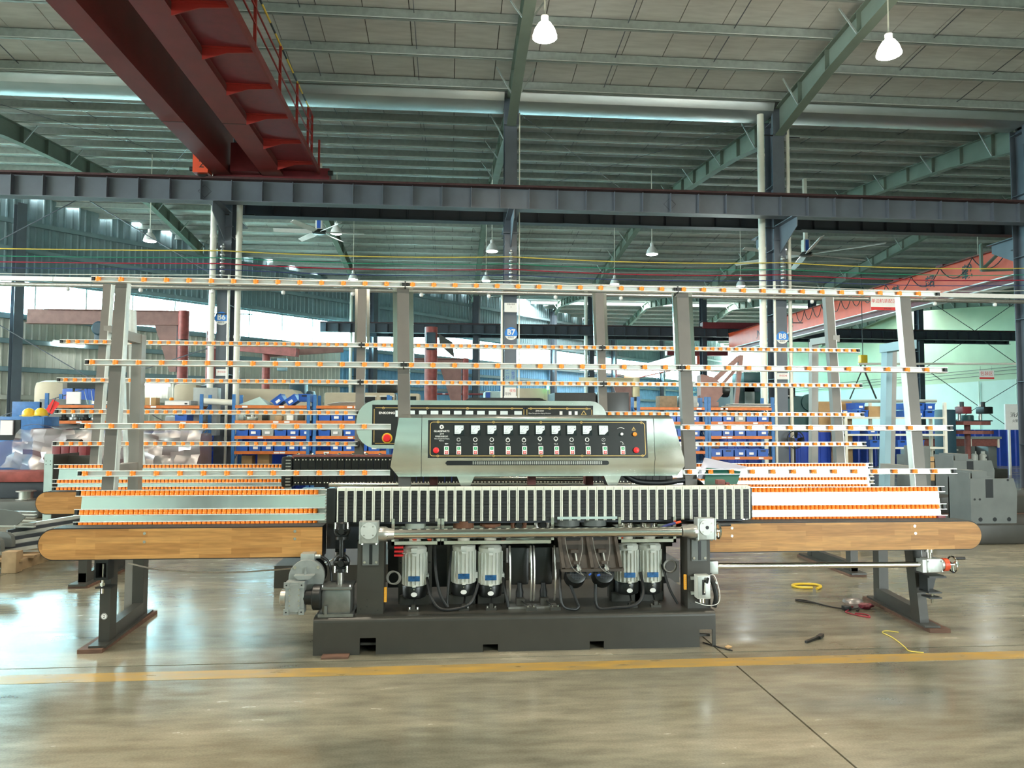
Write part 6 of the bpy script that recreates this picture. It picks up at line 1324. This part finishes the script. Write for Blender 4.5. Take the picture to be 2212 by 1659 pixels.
# far unpainted edging machine
fe = thing('edging_machine_body', 'half-built grey edging machine with red beam beyond the right rack', 'machine', (13.8, 19.4, 0))
MB().cbox(12.55, 15.1, 19.0, 19.9, 0, .25, .03).build('base', M['grey_machine'], fe); MB().box(12.52, 14.98, 19.05, 19.25, 1.06, 1.12).build('top_plate', M['steel_tube'], fe); MB().box(12.55, 14.96, 19.1, 19.3, .86, 1.06).build('red_beam', M['brick_red'], fe)
for x in (12.62, 13.32, 14.1, 14.9): MB().box(x-.02, x+.02, 19.06, 19.1, .82, 1.08).build('rib', M['pvc'], fe)
for x in (12.6, 14.75): MB().cbox(x-.05, x+.2, 19.2, 19.8, .25, .86, .02).build('post', M['grey_housing'], fe)
for x in (12.95, 13.18, 14.25, 14.5): MB().lathe([(.09,.38),(.09,.62),(.05,.66),(.05,.72)], (x, 19.15, 0), n=14).build('motor', M['motor_grey'], fe)
MB().box(12.9, 13.7, 19.02, 19.05, .74, .78).build('trough_lip', M['pvc'], fe); MB().box(13.65, 14.2, 19.05, 19.1, .66, .86).build('bracket_plate', M['grey_housing'], fe); MB().box(12.6, 15.0, 19.7, 19.75, .3, .85).build('back_plate', M['black'], fe)
# grey machine frames at the right edge
def housing(x, y, s, label, H=.62, zb=.25, w=.60, base=True):
    h = thing('machine_housing', label, 'machine frame', (x, y, 0)); t_ = .016
    f = [(0, zb), (w*.97, zb), (w, zb+H*.72), (w*.93, zb+H), (0, zb+H)]
    MB().prism(f, 'y', 0, t_, Matrix.Translation((x, y, 0))).build('front_plate', M['grey_housing'], h)
    MB().box(x, x+t_, y+t_, y+.42, zb, zb+H+.07).build('side_plate', M['grey_housing'], h); MB().box(x+.06, x+.26, y+.05, y+.4, zb+H-.02, zb+H+.09).build('top_block', M['grey_housing'], h); MB().box(x, x+w*.95, y+.40, y+.42, zb, zb+H).build('back_plate', M['grey_housing'], h)
    MB().box(x+.20, x+.30, y-.002, y+.003, zb+H-.24, zb+H-.01).build('cut_out', M['dark_void'], h)
    for i in range(3): MB().lathe([(.026,-.003),(.026,0)], (x+.12+i*.19, y-.0005, zb+.05), 'y', 16).build('hole', M['dark_void'], h)
    for dx, dz in ((.05, .30), (.12, .30), (.50, .54)): MB().lathe([(.014,-.003),(.014,0)], (x+dx, y-.0005, zb+dz), 'y', 12).build('hole', M['dark_void'], h)
    if base: MB().cbox(x-.55, x+1.6, y-.12, y+.9, .0, zb, .03).build('base', M['grey_machine'], h)
    return h
housing(6.50, 8.82, 1, 'grey machine housing with square cut-out at the right edge, on low base', .56, .24, .62)
housing(7.16, 10.05, 1, 'second grey machine housing, behind and left of the nearest', .50, .46, .62, base=False)
tag(MB().cbox(6.4, 8.9, 9.95, 10.9, .22, .46, .03).build('machine_bed', M['grey_machine']), 'long grey machine bed under the second grey housing', 'machine bed'); tag(MB().cbox(6.2, 8.7, 11.2, 12.0, .12, .34, .03).build('machine_bed', M['grey_machine']), 'long grey machine bed behind the right rack end, farthest', 'machine bed')
for x, y, z in ((6.6, 10.0, 0), (8.6, 10.0, 0)): pass
tag(MB().box(6.5, 8.8, 10.0, 10.8, 0, .22).build('timber_skid', M['timber']), 'timber skid holding up the long grey base at right', 'skid'); tag(MB().box(6.3, 8.6, 11.3, 11.9, 0, .12).build('timber_skid', M['timber']), 'low timber skid under the farthest grey base at right', 'skid')
boxy('machine_column', 'grey upright frame with hole beside the right rear posts', 'machine frame', 7.92, 8.14, 12.0, 12.4, 0, 1.10, 'grey_housing', .01); boxy('machine_column', 'shorter grey upright frame right of the rear posts', 'machine frame', 8.16, 8.36, 12.6, 13.0, 0, .92, 'grey_housing', .01, lambda t: MB().lathe([(.02,-.004),(.02,0)], (8.27, 12.598, .82), 'y', 12).build('hole', M['dark_void'], t))
pl = thing('pallet', 'wooden pallet with black parts under the right upright', 'pallet', (10.3, 15, 0))
for k in range(5): MB().box(9.9, 10.75, 14.7+.18*k, 14.82+.18*k, .13, .155).build('slat', M['pallet'], pl)
for x in (9.95, 10.32, 10.7): MB().box(x-.05, x+.05, 14.7, 15.5, .0, .13).build('bearer', M['pallet'], pl)
boxy('cardboard_box', 'brown carton with printed line beside the grey frames', 'box', 9.4, 9.78, 14.0, 14.35, .35, .81, 'cardboard', .004, lambda t: face(t, 9.45, 9.72, 14.0, .72, .735, 'print_black', 'print')); boxy('cable_drum_box', 'black crate on which the brown carton stands', 'crate', 9.35, 9.85, 13.95, 14.4, 0, .345, 'black')
boxy('cardboard_box', 'low cardboard tray of plastic packing by blue dado', 'box', 15.86, 16.7, 18.9, 19.4, 0, .24, 'cardboard'); tag(MB().ico((16.05, 19.1, .30), .16, 2, (1.3,.9,.5), .15).build('packing_plastic', M['paper']), 'crumpled white packing plastic on the low cardboard tray', 'plastic')
# ================================================================ near clutter on the left
wm = thing('wrapped_machine', 'purple-grey machine shrouded in crumpled clear plastic behind left rack', 'machine', (-5.7, 13.2, 0))
MB().cbox(-7.0, -4.3, 13.1, 13.9, .62, 1.27, .05).build('body', M['purple_wrap'], wm); MB().cbox(-6.9, -4.4, 13.2, 13.8, 0, .62, .03).build('stand', M['purple_wrap'], wm); MB().cbox(-7.05, -6.6, 13.1, 13.7, 1.2, 1.36, .06).build('top_lump', M['purple_wrap'], wm)
def drape(pts, name='plastic_film'):
    n = len(pts); m_ = len(pts[0]); mb = MB()
    mb.v = [tuple(Vector(q) + Vector((random.uniform(-.02,.02), random.uniform(-.035,.035), random.uniform(-.015,.015)))) for r_ in pts for q in r_]
    mb.f = [(i*m_+j, i*m_+j+1, (i+1)*m_+j+1, (i+1)*m_+j) for i in range(n-1) for j in range(m_-1)]; mb.m = [0]*len(mb.f)
    o = mb.build(name, M['film'], wm); return o
rows_ = []
for j in range(9):
    t = j/8; z = 1.34 - .62*t**1.1; y = 13.0 - .25*t
    rows_.append([(-7.15 - .10*t + i*(2.95+.10*t)/26, y - .045*math.sin(i*1.7+j), z + .025*math.sin(i*.9)*(t if t < .8 else 1) - (.08*math.sin(i*.35)**2 if j else 0)) for i in range(27)])
drape(rows_)
drape([[(-7.15 + i*2.95/18, 13.0+.3*j, 1.35 + .025*math.sin(i*1.3+j) + (.05 if i < 4 else 0)) for i in range(19)] for j in range(4)])
drape([[(-7.3 + .1*j - .25*(1-i/7), 12.75+.06*j, .60 + .55*i/7) for i in range(8)] for j in range(5)])
rt = thing('maroon_crate', 'maroon ribbed steel crate in front of the wrapped machine', 'crate', (-5.95, 12.3, 0))
for i in range(4): MB().cbox(-6.21+i*.13, -6.09+i*.13, 12.2, 12.6, .55, 1.09, .008).build('panel', M['maroon'], rt)
MB().box(-6.19, -5.72, 12.22, 12.6, 0, .55).build('base', M['maroon'], rt)
tag(MB().cyl((-6.08, 12.4, 1.145), (-5.85, 12.35, 1.145), .05, n=12).build('hand_grinder', M['black_metal']), 'dark hand tool lying on the maroon crate', 'tool'); tag(MB().cbox(-5.92, -5.77, 12.25, 12.33, 1.092, 1.13, .015).build('white_case', M['white']), 'white rounded case lying on the maroon crate', 'case')
hl = thing('machine_column', 'light grey upright channel with bolt holes at the left edge', 'machine frame', (-5.64, 11, 0)); MB().box(-5.70, -5.59, 11.0, 11.02, 0, 1.02).build('front_face', M['mint_machine'], hl); MB().box(-5.605, -5.59, 11.02, 11.75, 0, 1.01).build('shaded_face', M['grey_machine'], hl)  # one channel: shade on its side face put into a darker paint
for dx in (-.03, .03):
    for z in (.92, .87): MB().lathe([(.006,-.002),(.006,0)], (-5.645+dx, 10.9995, z), 'y', 8).build('hole', M['dark_void'], hl)
MB().box(-5.58, -5.25, 11.4, 11.42, .82, .98).build('bracket', M['grey_machine'], hl)
tag(MB().cbox(-8.6, -6.22, 11.9, 12.8, 0, .265, .05).build('machine_beam', M['grey_housing']), 'long rounded grey machine base at the left edge', 'machine beam')
tag(MB().cbox(-8.6, -6.3, 12.3, 12.7, .27, .52, .01).build('machine_beam', M['steel_dark']), 'dark steel beam resting along the rounded grey base', 'machine beam')
tag(MB().cbox(-8.7, -6.35, 12.25, 12.75, .525, .69, .015).build('machine_beam', M['jib_red']), 'dusty red beam below the plastic wrapped machine', 'machine beam')
tag(MB().lathe([(.14,.27),(.14,.285),(.10,.29),(.10,.39),(.14,.395),(.14,.41)], (-6.52, 12.1, 0), n=24).build('pulley', M['steel_tube']), 'shiny flanged pulley standing on the rounded grey base', 'pulley')
# pallet of profiles and castings
pa = thing('pallet', 'wooden pallet of steel profiles at the left edge', 'pallet', (-4.8, 8.2, 0))
for k in range(5): MB().box(-5.6, -4.20, 7.75+.22*k, 7.87+.22*k, .10, .125).build('slat', M['pallet'], pa)
for x in (-5.5, -4.9, -4.32): MB().box(x-.06, x+.06, 7.75, 8.78, 0, .10).build('bearer', M['pallet'], pa)
MB().cbox(-4.36, -4.22, 7.7, 7.82, .0, .21, .01).build('block', M['pallet'], pa)
for i in range(7):
    x0, z0 = -4.62+.035*i, .135+.040*i
    o = MB().bar((x0-.15, 7.85+.07*i, z0), (x0+.95-.04*i, 8.75+.05*i, z0+.10), .06, .034).build('steel_profile', M['steel_dark' if i % 2 else 'alu'])
    tag(o, 'long profile in the sloping pile on the left pallet, %s from the bottom' % ORD[i], 'profile', 'steel profiles on the left pallet')
for i in range(4):
    c_ = MB(); pr_ = [(0,0),(.17,0),(.17,.05),(.155,.11),(.11,.14),(0,.145)]
    c_.prism(pr_, 'y', 0, .045, Matrix.Translation((-4.72+.045*i, 7.72+.10*i, .127+.028*i)) @ Matrix.Rotation(-.25, 4, 'Z'))
    tag(c_.build('curved_casting', M['grey_housing']), 'grey curved casting nested on the left pallet, %s from the front' % ORD[i], 'casting', 'grey castings on the left pallet')
for i in range(6):
    tag(MB().bar((-5.4, 8.3+.05*i, .40+.024*i), (-4.35-.03*i, 8.25+.06*i, .375+.024*i), .05, .012).build('alu_strip', M['alu' if i % 2 == 0 else 'steel_tube']), 'bright flat strip in the stack at the left edge, %s from the bottom' % ORD[i], 'strip', 'bright strips at the left edge')
tag(MB().prism([(-5.2,.42),(-4.42,.42),(-4.34,.50),(-4.42,.56),(-4.7,.60),(-5.2,.62)], 'y', 8.05, 8.07).build('steel_gusset', M['grey_housing']), 'flat grey plate with pointed end lying on the bright strips', 'plate')
# ================================================================ litter on the floor
def loose(name, label, cat, pts, r, m): return tag(MB().tube(smooth(pts, 5), r, 6).build(name, M[m]), label, cat)
loose('yellow_strap', 'loop of yellow strap lying on floor under the chrome shaft', 'strap', [(3.26,6.50,.012),(3.14,6.53,.012),(3.13,6.62,.012),(3.25,6.66,.012),(3.36,6.62,.012),(3.36,6.54,.012),(3.28,6.46,.012)], .012, 'yellow')
loose('black_cable', 'black looped cable on the floor leading to red wire', 'cable', [(3.02,5.98,.008),(2.93,6.04,.008),(2.91,6.10,.008),(2.98,6.06,.008),(3.05,5.9,.008),(3.12,5.80,.008),(3.20,5.76,.008),(3.28,5.78,.008),(3.22,5.70,.008)], .006, 'black')
loose('red_wire', 'thin red wire curled on the floor beside plastic bag', 'wire', [(3.27,5.85,.006),(3.18,5.75,.006),(3.12,5.68,.006),(3.16,5.58,.006),(3.22,5.52,.006),(3.24,5.60,.006),(3.17,5.64,.006)], .005, 'wire_red')
bg_ = thing('plastic_bag', 'clear plastic bag of red fittings on the floor', 'bag', (3.32, 5.83, 0)); MB().ico((3.29, 5.88, .035), .075, 2, (1.1,.9,.46), .12).build('film', M['film'], bg_); MB().ico((3.355, 5.80, .022), .055, 2, (1.1,.8,.4), .25).build('fittings', M['red_fittings'], bg_)
tag(MB().cbox(3.14, 3.20, 5.74, 5.79, 0.0, .035, .006).build('black_plug', M['black']), 'small black plug beside clear plastic bag', 'plug')
tag(MB().bar((2.42, 4.93, .008), (2.57, 5.03, .014), .018, .014).bar((2.55, 5.01, .012), (2.60, 5.06, .016), .03, .02).build('metal_scrap', M['black_metal']), 'dark metal scrap lying just behind the yellow line', 'scrap')
loose('green_wire', 'thin yellow-green wire crossing the yellow line', 'wire', [(3.20,5.12,.005),(3.13,5.16,.005),(3.08,5.12,.005),(3.08,5.02,.005),(3.06,4.90,.005),(3.03,4.78,.005),(3.01,4.70,.005),(3.08,4.66,.005)], .0035, 'wire_yellow')
tag(MB().ico((1.84, 4.84, .012), .025, 1, (1.2,.8,.5), .3).build('rag_scrap', M['cardboard']), 'crumpled tan scrap at the floor joint by the machine corner', 'scrap')
loose('floor_rope', 'dark rope lying on the floor joint from machine base', 'rope', [(1.72,4.98,.006),(1.78,4.88,.006),(1.82,4.83,.006),(1.85,4.79,.006)], .005, 'black')
sk = thing('tarp_bundle', 'dark bundle under tarpaulin on the floor behind the right leg', 'bundle', (4.6, 8.7, 0)); MB().ico((4.35, 8.7, .08), .34, 2, (1.2,.7,.40), .12).build('tarp', M['shelf_board'], sk); MB().ico((4.8, 8.75, .09), .28, 2, (1.0,.7,.45), .12).build('sack', M['pallet'], sk); MB().ico((5.05, 8.65, .07), .2, 2, (1,.7,.45), .1).build('sack', M['black'], sk)
